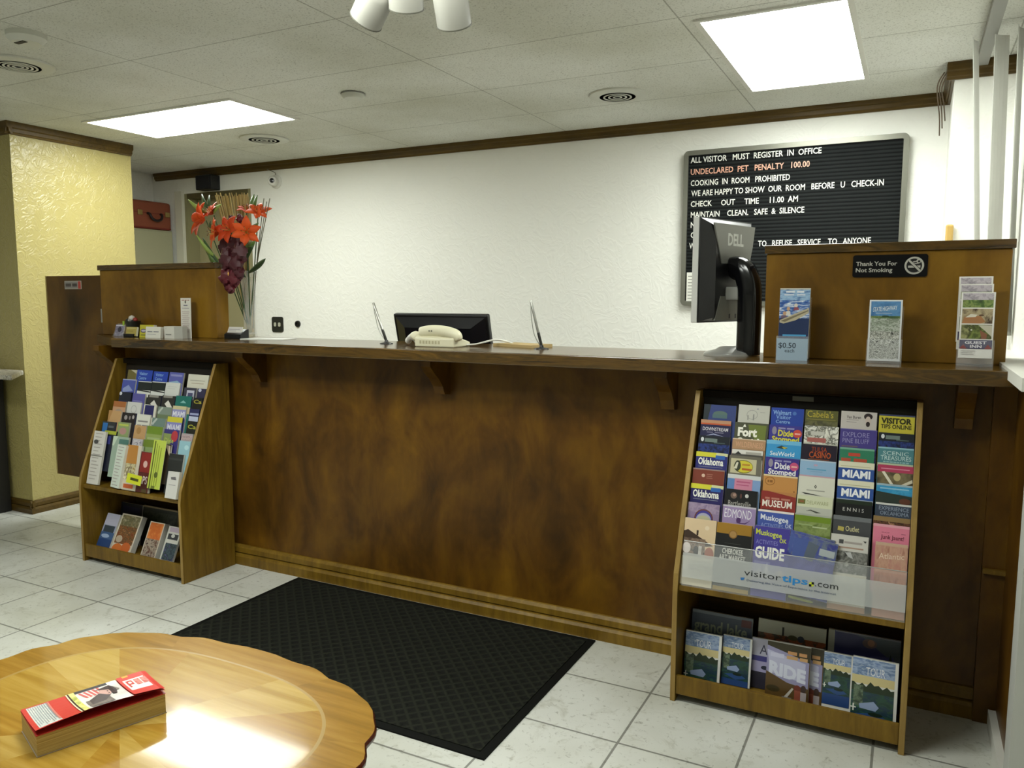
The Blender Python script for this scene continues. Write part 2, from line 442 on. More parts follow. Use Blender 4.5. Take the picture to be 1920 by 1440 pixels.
MB().lathe([(0.064, CEIL - 0.001), (0.066, CEIL - 0.006), (0.064, CEIL - 0.008)], Vector((-2.715, 3.449, 0)), M_GREYP, 32).build('detector_ring', d1, smooth=40)
d2 = thing('smoke_alarm', (-3.33, 2.09, CEIL), 'blurry grey smoke alarm at the far left corner of the ceiling', 'smoke alarm')
MB().lathe([(0.075, CEIL), (0.075, CEIL - 0.02), (0.055, CEIL - 0.04), (0.0, CEIL - 0.042)], Vector((-3.33, 2.09, 0)), M_CEILW, 32).build('alarm_body', d2, smooth=40)
MB().box(-3.36, -3.30, 2.055, 2.075, CEIL - 0.043, CEIL - 0.036, plain('2a2820', 0.6)).build('alarm_slot', d2)

# spotlight fixture
M_SPOT = plain('98978f', 0.5)
def spot_fixture():
    c = Vector((-1.30, 1.92, CEIL))
    t = thing('ceiling_spotlight', c, 'white ceiling spotlight fixture with three cylindrical heads at the top edge', 'spotlight')
    MB().lathe([(0.075, CEIL), (0.075, CEIL - 0.02), (0.05, CEIL - 0.035), (0.0, CEIL - 0.036)], Vector((c.x, c.y, 0)), M_WHITEP, 32).build('canopy', t, smooth=40)
    #      mouth px, direction of the axis from mouth to back
    for (u, v, ax, L) in ((686, 38, Vector((0.78, -0.28, 0.70)), 0.13), (762, 16, Vector((0.30, -0.50, 0.83)), 0.13), (852, 46, Vector((0.20, -0.62, 0.80)), 0.13)):
        y = 1.93 if u < 800 else 1.98
        m = at(u, v, 1, y); ax = ax.normalized()
        q = Vector((0, 0, 1)).rotation_difference(ax).to_matrix().to_4x4()
        M = Matrix.Translation(m) @ q
        r = 0.049
        h = MB().lathe([(r - 0.004, 0.03), (r - 0.004, 0.0), (r, 0.0), (r, L * 0.62), (r * 0.82, L * 0.78), (r * 0.62, L * 0.82), (r * 0.6, L * 1.2), (0, L * 1.22)], M, M_SPOT, 32).build('lamp_head', t, smooth=40)
        MB().lathe([(r - 0.002, -0.0015), (r + 0.0012, -0.0015), (r + 0.0012, 0.002), (r - 0.002, 0.002)], M, plain('57564c', 0.5), 32, caps=False).build('rim', h)
        MB().lathe([(0, 0.028), (r - 0.005, 0.026)], M, M_STEEL, 24).build('bulb_face', h)
        MB().tube([M @ Vector((0, 0, L * 1.15)), c + Vector((0, 0, -0.03))], 0.007, M_WHITEP).build('stem', t, smooth=60)
spot_fixture()

# ================================================================== counter
CT = 1.19
K = thing('reception_counter', (-1.9, 2.97, 0), 'long dark stained plywood reception counter front below the laminate top', 'counter')
MB().box(-4.2, 0.246, 2.95, 2.985, 0.0, CT - 0.048, M_PANEL).build('front_panel', K)
MB().box(-4.2, 0.246, 3.19, 3.21, 0.0, CT - 0.048, M_PANEL).build('rear_panel', K)
bp = [(2.95, 0.0), (2.922, 0.0), (2.920, 0.045), (2.928, 0.056), (2.938, 0.060), (2.930, 0.066), (2.931, 0.090), (2.942, 0.102), (2.95, 0.104)]
MB().prism([(-4.2, y, z) for y, z in bp], (4.446, 0, 0), M_OAK).build('base_moulding', K)
for x in (-4.0, -2.925, -1.84, -0.815, 0.165):
    w = 0.026
    pf = [(2.95, 1.142), (2.79, 1.142), (2.79, 1.115), (2.82, 1.085), (2.86, 1.055), (2.89, 1.02), (2.905, 0.985), (2.95, 0.98)]
    MB().prism([(x - w, y, z) for y, z in pf], (2 * w, 0, 0), M_PANEL).build('bracket', K)
ctop = MB().prism([(-3.80, 2.742, CT - 0.048), (0.282, 2.742, CT - 0.048), (0.258, 3.26, CT - 0.048), (-4.28, 3.26, CT - 0.048), (-4.28, 3.0, CT - 0.048)], (0, 0, 0.048), M_LAM).build('countertop', bevel=0.004)
tag(ctop, 'long glossy dark woodgrain laminate countertop on the reception counter', 'countertop')
def riser(x0, x1, y0, y1, z1, label):
    t = thing('counter_riser', ((x0 + x1) / 2, (y0 + y1) / 2, CT), label, 'counter riser', 'plywood risers on the counter')
    MB().box(x0, x1, y0, y1, CT, z1 - 0.03, M_PANEL2).build('riser_box', t, bevel=0.003)
    MB().box(x0 - 0.006, x1 + 0.008, y0 - 0.012, y1 + 0.006, z1 - 0.03, z1, M_LAM).build('riser_cap', t, bevel=0.003)
riser(-0.487, 0.278, 3.005, 3.24, 1.598, 'plywood box riser at the right end of the counter bearing the no smoking sign')
riser(-4.235, -3.30, 3.005, 3.09, 1.592, 'plywood box riser at the left end of the counter beside the flower vase')
g = thing('swing_gate', (-4.48, 3.03, 0.30), 'dark stained wooden half gate between the yellow pillar and the counter', 'gate')
MB().box(-4.755, -4.245, 3.015, 3.04, 0.30, 1.535, M_GATE).build('gate_panel', g, bevel=0.002)
MB().box(-4.762, -4.755, 3.013, 3.042, 0.30, 1.537, plain('a08d55', 0.5)).build('edge_strip', g)
gs = MB().box(-4.575, -4.42, 3.012, 3.015, 1.456, 1.505, plain('b9b3a6', 0.5))
F = Face(gs, (-4.575, 3.012, 1.505), (1, 0, 0), (0, 0, -1), 0.155)
F.draw([('r', 0.02, 0.03, 0.80, 0.29, '8f8a86'), ('b', 0.06, 0.76, 0.22, 0.12, '4b4440', 2), ('r', 0.82, 0.02, 0.98, 0.30, 'b0392f')])
gs.build('gate_sign', g)
for z in (0.5, 1.3):
    MB().tube([(-4.242, 3.012, z - 0.04), (-4.242, 3.012, z + 0.04)], 0.008, M_STEEL).build('hinge', g)

# no smoking sign
sg = thing('no_smoking_sign', (-0.08, 3.0, 1.517), 'black no smoking sign with silver lettering on the right counter riser', 'sign')
def rounded(w, h, r, n=5):
    out = []
    for cx, cy, a0 in ((w - r, r, -90), (w - r, h - r, 0), (r, h - r, 90), (r, r, 180)):
        out += [(cx + r * math.cos(math.radians(a0 + 90 * i / n)), cy + r * math.sin(math.radians(a0 + 90 * i / n))) for i in range(n + 1)]
    return out
X0, X1, Z0, Z1 = -0.195, 0.037, 1.480, 1.556
MB().prism([(X0 + x, 3.003, Z0 + y) for x, y in rounded(X1 - X0, Z1 - Z0, 0.008)], (0, -0.004, 0), plain('08080a', 0.5, 0.0, 0.15)).build('sign_plate', sg)
m = MB(); F = Face(m, (X0, 2.999, Z1), (1, 0, 0), (0, 0, -1), X1 - X0)
SIL = 'b6b4ac'
F.draw([('t', 'Thank You For', 0.045, 0.60, 0.158, 0.062, SIL, 0.02), ('t', 'Not Smoking', 0.045, 0.54, 0.252, 0.062, SIL, 0.02)])
m.build('sign_lettering', sg)
m = MB(); F = Face(m, (X0, 2.999, Z1), (1, 0, 0), (0, 0, -1), X1 - X0)
F.ell(0.825, 0.165, 0.128, 0.128, paper(SIL), 36); F.ell(0.825, 0.165, 0.102, 0.102, paper('0c0c0e'), 36)
F.draw([('r', 0.745, 0.165, 0.87, 0.195, SIL), ('e', 0.85, 0.12, 0.055, 0.02, SIL), ('e', 0.85, 0.12, 0.038, 0.009, '0c0c0e'), ('e', 0.88, 0.10, 0.03, 0.03, SIL), ('e', 0.885, 0.105, 0.016, 0.016, '0c0c0e'), ('r', 0.875, 0.165, 0.905, 0.195, SIL),
        ('p', [(0.735, 0.10), (0.765, 0.075), (0.92, 0.23), (0.89, 0.258)], '0c0c0e'), ('p', [(0.742, 0.095), (0.762, 0.078), (0.915, 0.235), (0.893, 0.253)], SIL)])
m.build('no_smoking_symbol', sg)

# ================================================================== letter board on the back wall
lb = thing('letter_board', (-0.67, 4.83, 1.36), 'large black ribbed letter board with white notices on the back wall', 'letter board')
BX0, BX1, BZ0, BZ1 = -1.285, -0.062, 1.365, 2.296
fm = MB(); YF = 4.805
outer = [(BX0 + x, BZ0 + y) for x, y in rounded(BX1 - BX0, BZ1 - BZ0, 0.03, 6)]
inner = [(BX0 + 0.028 + x, BZ0 + 0.028 + y) for x, y in rounded(BX1 - BX0 - 0.056, BZ1 - BZ0 - 0.056, 0.006, 6)]
n = len(outer)
vs = [(x, YF, z) for x, z in outer] + [(x, YF, z) for x, z in inner] + [(x, YB, z) for x, z in outer] + [(x, YF + 0.014, z) for x, z in inner]
fs = []
for i in range(n):
    j = (i + 1) % n
    fs += [(i, j, n + j, n + i), (2 * n + i, 2 * n + j, j, i), (n + i, n + j, 3 * n + j, 3 * n + i)]
fm.add(vs, fs, plain('77776c', 0.35, 0.5)); fm.build('board_frame', lb)
mm, nt, b = newmat('grooved_felt')
wv = N(nt, 'ShaderNodeTexWave', wave_type='BANDS', bands_direction='Z'); wv.inputs['Scale'].default_value = 15.0
nt.links.new(coords(nt), wv.inputs['Vector'])
nt.links.new(ramp(nt, wv.outputs['Fac'], [(0.1, '0c0d0e'), (0.6, '1f2222')]), b.inputs['Base Color']); b.inputs['Roughness'].default_value = 0.8; b.inputs['Specular IOR Level'].default_value = 0.15
bump(nt, b, wv.outputs['Fac'], 0.6, 0.004)
MB().box(BX0 + 0.02, BX1 - 0.02, YF + 0.012, YB - 0.002, BZ0 + 0.02, BZ1 - 0.02, mm).build('felt_panel', lb)
lines = [('ALL VISITOR   MUST  REGISTER  IN  OFFICE', 1295, 306, 1540, 'e8e8e0'), ('UNDECLARED  PET   PENALTY   100.00', 1295, 328, 1518, 'e0a890'), ('COOKING  IN  ROOM   PROHIBITED', 1295, 349, 1481, 'e8e8e0'),
         ('WE ARE HAPPY TO SHOW  OUR  ROOM   BEFORE   U   CHECK-IN', 1296, 368, 1657, 'e8e8e0'), ('CHECK     OUT     TIME     11.00  AM', 1295, 388, 1496, 'e8e8e0'), ('MAINTAIN    CLEAN.   SAFE  &  SILENCE', 1295, 408, 1508, 'e8e8e0'),
         ('N', 1295, 427, 1303, 'e8e8e0'), ('ND.', 1346, 423, 1362, 'e8e8e0'), ('C', 1295, 446, 1302, 'e8e8e0'), ('M', 1397, 443, 1408, 'e8e8e0'), ('W', 1292, 466, 1303, 'e8e8e0'), ('TO   REFUSE   SERVICE    TO   ANYONE', 1421, 462, 1633, 'e8e8e0')]
for s, u0, v, u1, c in lines:
    yl = YF + 0.006
    a = at(u0, v, 1, yl); e = at(u1, v - 0.06 * (u1 - u0), 1, yl)
    g0, fs, asp = textgeo(s, 0.015); hgt = 0.034
    P3 = [(a.x + (e.x - a.x) * x, yl, a.z + hgt * y) for x, y in g0]
    words = []                                                   # one part per word set on the board
    for f in sorted(fs, key=lambda f: min(P3[i][0] for i in f)):
        l, r = min(P3[i][0] for i in f), max(P3[i][0] for i in f)
        if words and l < words[-1][0] + 0.011: words[-1][0] = max(words[-1][0], r); words[-1][1].append(f)
        else: words.append([r, [f]])
    for r, wf in words: MB().add(P3, wf, paper(c)).drop_loose().build('letter_word', lb)
m = MB(); p0 = at(1288, 511, 1, YF + 0.004); p1 = at(1340, 566, 1, YF + 0.004)
leaflet((p0.x, YF + 0.002, p0.z), p1.x - p0.x, p0.z - p1.z, 0.0, 0.002, 'e2e2da', [('r', 0.05, 0.12 + 0.11 * i, 0.9 - 0.1 * (i % 3), 0.15 + 0.11 * i, '8d8d86') for i in range(10)], parent=lb, name='paper_note')

# ================================================================== floor mat
mm, nt, b = newmat('ribbed_rubber')
v = coords(nt)
def wave(rot):
    w = N(nt, 'ShaderNodeTexWave', wave_type='BANDS', bands_direction='X'); w.inputs['Scale'].default_value = 8.0
    mp = coords(nt, (1, 1, 1), (0, 0, 0), (0, 0, rot)); nt.links.new(mp, w.inputs['Vector']); return w.outputs['Fac']
mul = N(nt, 'ShaderNodeMath', operation='MAXIMUM'); nt.links.new(wave(0.785), mul.inputs[0]); nt.links.new(wave(-0.785), mul.inputs[1])
nt.links.new(ramp(nt, mul.outputs[0], [(0.72, '191a17'), (0.97, '24261f')]), b.inputs['Base Color']); b.inputs['Roughness'].default_value = 0.85; b.inputs['Specular IOR Level'].default_value = 0.08
bump(nt, b, mul.outputs[0], 0.8, 0.004)
fm = thing('floor_mat', (-1.895, 2.43, 0), 'black ribbed entrance mat on the tile floor in front of the counter', 'floor mat')
MB().box(-2.66, -1.125, 1.995, 2.88, 0.0, 0.009, mm).build('mat_surface', fm)
e = MB(); rb = plain('121311', 0.75, 0.0, 0.1)
e.box(-2.69, -1.095, 1.965, 1.995, 0, 0.006, rb).box(-2.69, -1.095, 2.88, 2.908, 0, 0.006, rb).box(-2.69, -2.66, 1.995, 2.88, 0, 0.006, rb).box(-1.125, -1.095, 1.995, 2.88, 0, 0.006, rb)
e.build('mat_border', fm)

# ================================================================== brochure racks
SL = 0.40                                   # how far the rack face falls back per metre of height
def slope_y(z): return 2.612 + SL * (z - 0.49)
M_DARKW = plain('17110a', 0.6, 0.0, 0.1)
M_OAK_LIT = wood('oak_lit_edge', '7d6230', '967a42', 'a88c52', (30, 30, 3.5), 3.0, 0.42, 0.04, 0.35)  # lightened copy of the oak, light painted into the rack's front edges
def rack(x0, x1, label):
    t = thing('brochure_rack', ((x0 + x1) / 2, 2.75, 0), label, 'brochure rack', 'brochure racks against the counter')
    prof = [(2.915, 0), (2.915, 1.072), (2.836, 1.072), (2.826, 1.05), (2.612, 0.515), (2.590, 0.46), (2.582, 0.40), (2.582, 0.0)]
    w = 0.018
    for x in (x0, x1 - w):
        sp_ = MB().prism([(x, y, z) for y, z in prof], (w, 0, 0), M_OAK); k = sp_.mi(M_OAK_LIT)
        for i in range(4, len(sp_.m) - 1): sp_.m[i] = k              # front edges painted paler, as if catching the light
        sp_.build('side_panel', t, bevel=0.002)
    a, c = x0 + w, x1 - w
    MB().box(a, c, 2.595, 2.905, 0.398, 0.418, M_OAK).build('shelf', t, bevel=0.003)
    MB().box(a, c, 2.600, 2.905, 0.040, 0.056, M_OAK).build('bottom_board', t)
    MB().box(a, c, 2.588, 2.602, 0.026, 0.094, M_OAK).build('front_lip', t, bevel=0.002)
    MB().box(a, c, 2.905, 2.915, 0.05, 1.072, M_TRIM).build('back_panel', t)
    sl = MB().prism([(a, 2.895, 1.06), (a, 2.902, 1.06), (a, 2.80, 0.42), (a, 2.793, 0.42)], (c - a, 0, 0), plain('1c140a', 0.6))
    sl.build('slanted_back', t)
    MB().box(a, c, 2.872, 2.904, 1.045, 1.070, M_DARKW).build('header_strip', t)
    return t
R1 = rack(-0.692, 0.046, 'wooden brochure rack at the right end of the counter with a clear printed front')
R2 = rack(-3.905, -3.130, 'wooden brochure rack at the left end of the counter, without any clear front')
MB().box(-0.36, -0.29, 2.868, 2.872, 1.05, 1.066, plain('4a4638', 0.4)).build('name_plate', R1)
def slope_hit(u, v, off=0.0):
    d = ray(u, v); y0 = 2.612 + off
    t = (y0 + SL * (EYE.z - 0.49)) / (d.y - SL * d.z)
    return EYE + d * t

# ================================================================== oval coffee table
TC = Vector((-1.53, 1.075, 0)); TZ = 0.45
TA, TB = 0.57, 0.42
def se(a):
    c, s_ = math.cos(a), math.sin(a); e = 2 / 2.6
    return (abs(c) ** e * (1 if c > 0 else -1), abs(s_) ** e * (1 if s_ > 0 else -1))
def table_r(a):
    # scalloped oval outline
    r = 1.0 + 0.010 * math.cos(8 * a) + 0.008 * abs(math.sin(8 * a)) ** 0.6
    k = abs(math.cos(2 * a)) ** 3
    r += 0.012 * math.cos(24 * a) * (0.4 + 0.6 * k)
    return r
def grain_mat(rot, tint, lighten):
    m, nt, b = newmat('honey_veneer')
    v = coords(nt, (2.0, 34, 10), (0, 0, 0), (0, 0, rot))
    f = noise(nt, v, 1.0, 5, 0.6, 0.4)
    c = ramp(nt, f, [(0.3, tint[0]), (0.5, tint[1]), (0.7, tint[2])])
    nt.links.new(c, b.inputs['Base Color']); b.inputs['Roughness'].default_value = 0.24
    b.inputs['Specular IOR Level'].default_value = 0.2; b.inputs['Coat Weight'].default_value = 0.5; b.inputs['Coat Roughness'].default_value = 0.07
    return m
HON = [('8f6c22', '9f7d32', 'ad8d42'), ('886320', '9a742a', 'a9863c'), ('97762e', 'a88a42', 'b49652')]
VEN = [grain_mat(0.55 + 0.62 * k, HON[k % 3], 0) for k in range(6)]
BRD = [grain_mat(0.9 + 0.8 * k, ('7c5a1a', '906a25', '9c7832'), 0) for k in range(4)]
INL = plain('9c8048', 0.25)
tb = thing('coffee_table', TC, 'glossy oval honey wood coffee table with scalloped dark edge in the foreground', 'coffee table')
def tpt(a, f, z=TZ):
    r = table_r(a) if f >= 0.995 else 1.0 * f
    if f > 1: r = table_r(a) * f
    c, s_ = se(a)
    return Vector((TC.x + TA * r * c, TC.y + TB * r * s_, z))
top = MB(); NSEG = 144
cen = Vector((TC.x, TC.y, TZ))
for i in range(NSEG):
    a, c = 2 * math.pi * i / NSEG, 2 * math.pi * (i + 1) / NSEG
    sec = int((i + 6) / 12) % 6
    top.add([cen, tpt(a, 0.80), tpt(c, 0.80)], [(0, 1, 2)], VEN[sec])
    top.add([tpt(a, 0.80), tpt(a, 0.815), tpt(c, 0.815), tpt(c, 0.80)], [(0, 1, 2, 3)], INL)
    bs = int((i + 9) / 18) % 4
    top.add([tpt(a, 0.815), tpt(a, 1.0), tpt(c, 1.0), tpt(c, 0.815)], [(0, 1, 2, 3)], BRD[bs])
top.build('table_top', tb)
ed = MB(); M_EDGE = plain('4a1c0c', 0.22)
prf = [(1.0, 0.0), (1.008, -0.006), (1.006, -0.014), (0.985, -0.022), (0.965, -0.030), (0.975, -0.038), (0.93, -0.042)]
vs = []; fs = []
for f, dz in prf:
    for i in range(NSEG):
        a = 2 * math.pi * i / NSEG; r = table_r(a) * f
        c, s_ = se(a); vs.append(Vector((TC.x + TA * r * c, TC.y + TB * r * s_, TZ + dz)))
for k in range(len(prf) - 1):
    for i in range(NSEG):
        j = (i + 1) % NSEG
        fs.append((k * NSEG + i, (k + 1) * NSEG + i, (k + 1) * NSEG + j, k * NSEG + j))
fs.append([(len(prf) - 1) * NSEG + i for i in range(NSEG)])
ed.add(vs, fs, M_EDGE); ed.build('edge_moulding', tb, smooth=50)
ap = MB().lathe([(0.80, TZ - 0.10), (0.82, TZ - 0.10), (0.82, TZ - 0.042), (0.80, TZ - 0.042)], Matrix.Translation((TC.x, TC.y, 0)), M_EDGE, 64, TA, TB, caps=False)
ap.build('apron', tb, smooth=40)
for sx in (-1, 1):
    for sy in (-1, 1):
        p = Vector((TC.x + sx * 0.36, TC.y + sy * 0.26, 0)); o = Vector((sx * 0.8, sy * 0.6, 0))
        path = smooth_path([p + Vector((0, 0, TZ - 0.06)), p + o * 0.045 + Vector((0, 0, TZ - 0.16)), p + o * 0.01 + Vector((0, 0, 0.16)), p + o * 0.03 + Vector((0, 0, 0.04)), p + o * 0.055 + Vector((0, 0, 0.0))], 5)
        MB().tube(path, [0.034 - 0.018 * min(1, i / 14) + (0.006 if i > 17 else 0) for i in range(len(path))], M_EDGE, 10).build('leg', tb, smooth=50)

# phone book lying on the table
A = at(38, 1328, 2, TZ + 0.055); Bq = at(272, 1256, 2, TZ + 0.055); Cc = at(325, 1313, 2, TZ + 0.05)
bx = (Bq - A); bx.z = 0; L = bx.length; bx.normalize(); by = Vector((bx.y, -bx.x, 0))     # along the spine, towards the viewer
W = 0.135
pb = thing('phone_book', Vector((A.x, A.y, TZ)) + bx * L / 2 + by * W / 2, 'thick red covered phone book with a curling cover lying on the coffee table', 'book')
o = Vector((A.x, A.y, TZ))
def bp3(u, w, z): return o + bx * (u * L) + by * (w * W) + Vector((0, 0, z))
def slab(mb, z0, z1, mat, g=0.0):
    vs = [bp3(u, w, z) for z in (z0, z1) for u, w in ((g, g), (1 - g, g), (1 - g, 1 - g), (g, 1 - g))]
    mb.add(vs, [(3, 2, 1, 0), (4, 5, 6, 7), (0, 1, 5, 4), (1, 2, 6, 5), (2, 3, 7, 6), (3, 0, 4, 7)], mat)
pm, nt, b = newmat('newsprint_pages')
f = noise(nt, coords(nt, (3, 3, 420)), 1.0, 3, 0.7)
nt.links.new(ramp(nt, f, [(0.3, '9d8240'), (0.6, 'c8ad68')]), b.inputs['Base Color']); b.inputs['Roughness'].default_value = 0.8
m = MB(); slab(m, 0.002, 0.046, pm, 0.004); m.build('page_block', pb)
m = MB(); slab(m, 0.0005, 0.002, plain('9b8f82', 0.4), -0.002); m.build('back_cover', pb)
m = MB(); slab(m, 0.046, 0.0475, paper('b4322a')); m.build('title_page', pb)
cv = MB()
F = Face(cv, o + Vector((0, 0, 0.049)), bx, by, L); V = W / L
def bend(u, v):
    t = max(0.0, v / V)
    return 0.002 + 0.010 * t ** 2 * (0.45 + 1.2 * max(0, math.sin(math.pi * (0.1 + 0.85 * u)))) - 0.003 * (u > 0.97)
F.bend = bend
def grid(u0, v0, u1, v1, mat, nu=10, nv=6):
    d = F.lay()
    for i in range(nu):
        for j in range(nv):
            q = [(u0 + (u1 - u0) * (i + di) / nu, v0 + (v1 - v0) * (j + dj) / nv) for di, dj in ((0, 0), (0, 1), (1, 1), (1, 0))]
            cv.add([F.pt(a, c, d) for a, c in q], [(0, 1, 2, 3)], mat)
def gpoly(pts, mat): F.poly(pts, mat)
grid(0, 0, 1, V, paper('c23a30'), 16, 8)
grid(0.035, 0.02, 0.20, V - 0.02, photo(('d9dcd2', 'b9c0bd', 'e2e0d4'), 60, (1, 5, 1)), 4, 6)
for i in range(9): grid(0.045 + 0.0165 * i, 0.03, 0.051 + 0.0165 * i, V - 0.04 - 0.03 * (i % 3), paper('8d8f92'), 1, 6)
grid(0.185, 0.02, 0.20, V - 0.05, paper('c4786c'), 1, 6)
grid(0.335, 0.0, 0.345, V, paper('e8e2b4'), 1, 6)
grid(0.348, 0.0, 0.358, V, paper('2a2a26'), 1, 6)
grid(0.358, 0.0, 0.43, V, photo(('c9c05a', 'e0d888', '8f9a3e'), 40), 3, 6)
grid(0.40, 0.0, 0.74, V, photo(('e6e2dc', 'd8d2cc', 'c9c1bc'), 14), 10, 8)
grid(0.40, 0.0, 0.66, 0.05, paper('37343a'), 8, 3)
for i in range(5):
    F.poly([(0.42 + 0.035 * i, 0.06), (0.44 + 0.035 * i, 0.06), (0.475 + 0.03 * i, 0.20), (0.455 + 0.03 * i, 0.21)], paper('c9605c'))
    F.poly([(0.44 + 0.035 * i, 0.06), (0.455 + 0.035 * i, 0.06), (0.49 + 0.03 * i, 0.20), (0.475 + 0.03 * i, 0.205)], paper('e9dcd6'))
grid(0.42, 0.30, 0.60, V - 0.01, photo(('6d6460', '8b807a', '554d4c'), 22), 5, 4)
F.poly([(0.45, 0.30), (0.56, 0.19), (0.62, 0.30), (0.55, 0.42), (0.44, 0.44)], paper('5a5152'))
F.ell(0.595, 0.215, 0.047, 0.088, paper('c9a096')); F.ell(0.585, 0.25, 0.03, 0.05, paper('b88a80'))
F.poly([(0.54, 0.11), (0.66, 0.08), (0.695, 0.17), (0.67, 0.31), (0.64, 0.30), (0.635, 0.17), (0.575, 0.13)], paper('38262a'))
F.poly([(0.68, 0.13), (0.715, 0.22), (0.675, 0.24)], paper('8a8078'))
F.ell(0.62, 0.20, 0.006, 0.012, paper('3c2a28')); F.ell(0.618, 0.255, 0.005, 0.012, paper('3c2a28'))
grid(0.745, 0.0, 1.0, V, paper('c8392f'), 6, 8)
grid(0.77, 0.10, 0.985, V * 0.74, paper('e9dcd4'), 5, 5)
grid(0.79, 0.005, 0.84, 0.04, paper('d8a23a'), 2, 2)
F.poly([(0.785, 0.13), (0.835, 0.13), (0.835, 0.235), (0.80, 0.235), (0.80, 0.30), (0.785, 0.30)], paper('bf3b33')); F.ell(0.812, 0.18, 0.014, 0.026, paper('efe4dc'))
for k in (0.85, 0.905): grid(k, 0.13, k + 0.045, 0.275, photo(('bf5048', 'd98a80', 'b5443c'), 70), 2, 3)
cv.build('front_cover', pb)

# ================================================================== left edge: console shelf under the pillar
cs = thing('console_shelf', (-5.6, 2.9, 0), 'dark console with speckled stone top at the left edge against the pillar', 'console')
st = photo(('6d675a', '9d978a', 'c9c4b6', '7a7365'), 60)
MB().prism([(-6.9, 2.76, 0.915), (-4.74, 2.76, 0.915), (-5.02, 2.99, 0.915), (-5.02, 3.0, 0.915), (-6.9, 3.0, 0.915)], (0, 0, 0.03), st).build('stone_top', cs, bevel=0.006)
MB().box(-6.9, -5.25, 2.80, 3.0, 0.0, 0.915, plain('12100c', 0.6)).build('console_body', cs)  # black body, its colour also stands in for shadow under the top

# ================================================================== behind the counter, left: cabinet, suitcase, wall fittings
cb = thing('storage_cabinet', (-5.9, 4.4, 0), 'pale green grey storage cabinet behind the left riser under the red suitcase', 'cabinet')
M_CAB = plain('a3a184', 0.5)
MB().box(-6.04, -5.795, 3.95, 4.82, 0.0, 1.985, M_CAB).build('cabinet_body', cb, bevel=0.004)
MB().box(-5.795, -5.782, 3.96, 4.81, 0.05, 1.97, M_CAB).build('cabinet_door', cb, bevel=0.003)
sc = thing('suitcase', (-5.9, 4.56, 1.985), 'old red suitcase with brass latches lying on top of the pale cabinet', 'suitcase')
RED = plain('84442e', 0.5); DRED = plain('6d1d14', 0.55)
MB().box(-6.03, -5.79, 4.27, 4.815, 1.985, 2.222, RED).build('case_shell', sc, bevel=0.02)
MB().box(-6.029, -5.788, 4.28, 4.805, 2.118, 2.123, DRED).build('lid_seam', sc)
MB().box(-6.029, -5.788, 4.28, 4.805, 1.992, 2.002, DRED).build('bottom_edging', sc)
hp = smooth_path([(-5.787, 4.575, 2.117), (-5.765, 4.58, 2.108), (-5.756, 4.595, 2.074), (-5.754, 4.64, 2.058), (-5.756, 4.685, 2.074), (-5.765, 4.70, 2.108), (-5.787, 4.705, 2.117)], 4)
MB().tube(hp, 0.011, plain('1d1014', 0.5), 8).build('carry_handle', sc, smooth=60)
for y in (4.50, 4.77):
    MB().box(-5.79, -5.778, y - 0.022, y + 0.022, 2.098, 2.14, plain('b09a62', 0.35, 0.8)).build('latch', sc, bevel=0.003)
sp = thing('wall_speaker', (-5.31, 4.80, 2.305), 'black box speaker on the back wall above the doorway', 'speaker')
MB().box(-5.405, -5.225, 4.75, 4.85, 2.305, 2.425, M_BLACK).build('speaker_cabinet', sp, bevel=0.006)
MB().box(-5.395, -5.235, 4.744, 4.75, 2.315, 2.415, plain('191920', 0.8)).build('speaker_grille', sp)
kc = thing('security_camera', (-4.6, 4.83, 2.335), 'small white dome security camera on the back wall below the crown moulding', 'security camera')
q = Matrix.Translation((-4.60, 4.85, 2.335)) @ Matrix.Rotation(math.pi / 2, 4, 'X')
MB().lathe([(0.055, 0), (0.055, 0.012), (0.045, 0.02), (0, 0.02)], q, M_WHITEP, 32).build('mount_ring', kc, smooth=40)
q2 = Matrix.Translation((-4.605, 4.825, 2.335)) @ Matrix.Rotation(0.45, 4, 'Z') @ Matrix.Rotation(math.pi / 2, 4, 'X')
MB().lathe([(0.038, -0.01), (0.04, 0.03), (0.032, 0.045), (0.0, 0.047)], q2, M_WHITEP, 32).build('camera_body', kc, smooth=40)
MB().lathe([(0.018, 0.046), (0.018, 0.052), (0.0, 0.054)], q2, M_BLACKG, 24).build('lens', kc, smooth=40)
MB().tube(smooth_path([(-4.59, 4.83, 2.385), (-4.595, 4.825, 2.405), (-4.66, 4.81, 2.43)], 4), 0.003, plain('6d6c62', 0.5), 6).build('cable', kc)
ol = thing('wall_outlet', (-4.63, 4.85, 1.19), 'black double power outlet plate on the white back wall', 'outlet')
MB().prism([(-4.69 + x, 4.85, 1.13 + z) for x, z in rounded(0.12, 0.125, 0.018)], (0, -0.008, 0), plain('2a2b26', 0.4)).build('outlet_plate', ol)
for x in (-4.653, -4.607):
    MB().prism([(x - 0.012 + a, 4.842, 1.175 + z) for a, z in rounded(0.024, 0.034, 0.011)], (0, -0.004, 0), plain('b9b9a8', 0.4)).build('socket', ol)
kb = thing('wall_grommet', (-4.415, 4.85, 1.20), 'small round black cable hole cover right of the wall outlet', 'cable cover')
MB().lathe([(0.027, 0), (0.025, 0.012), (0.012, 0.014), (0.010, 0.006), (0, 0.006)], Matrix.Translation((-4.415, 4.85, 1.20)) @ Matrix.Rotation(math.pi / 2, 4, 'X'), M_BLACK, 24).build('cover_ring', kb, smooth=40)
wr = MB()
for k in range(3):
    wr.tube(smooth_path([(0.10 - 0.012 * k, 4.29 + 0.02 * k, 2.47), (0.07 - 0.01 * k, 4.40, 2.42), (0.085 - 0.008 * k, 4.52 + 0.03 * k, 2.36 - 0.02 * k), (0.095 - 0.01 * k, 4.60 + 0.03 * k, 2.30 - 0.03 * k)], 5), 0.0032, plain('5d4c3a', 0.5), 6)
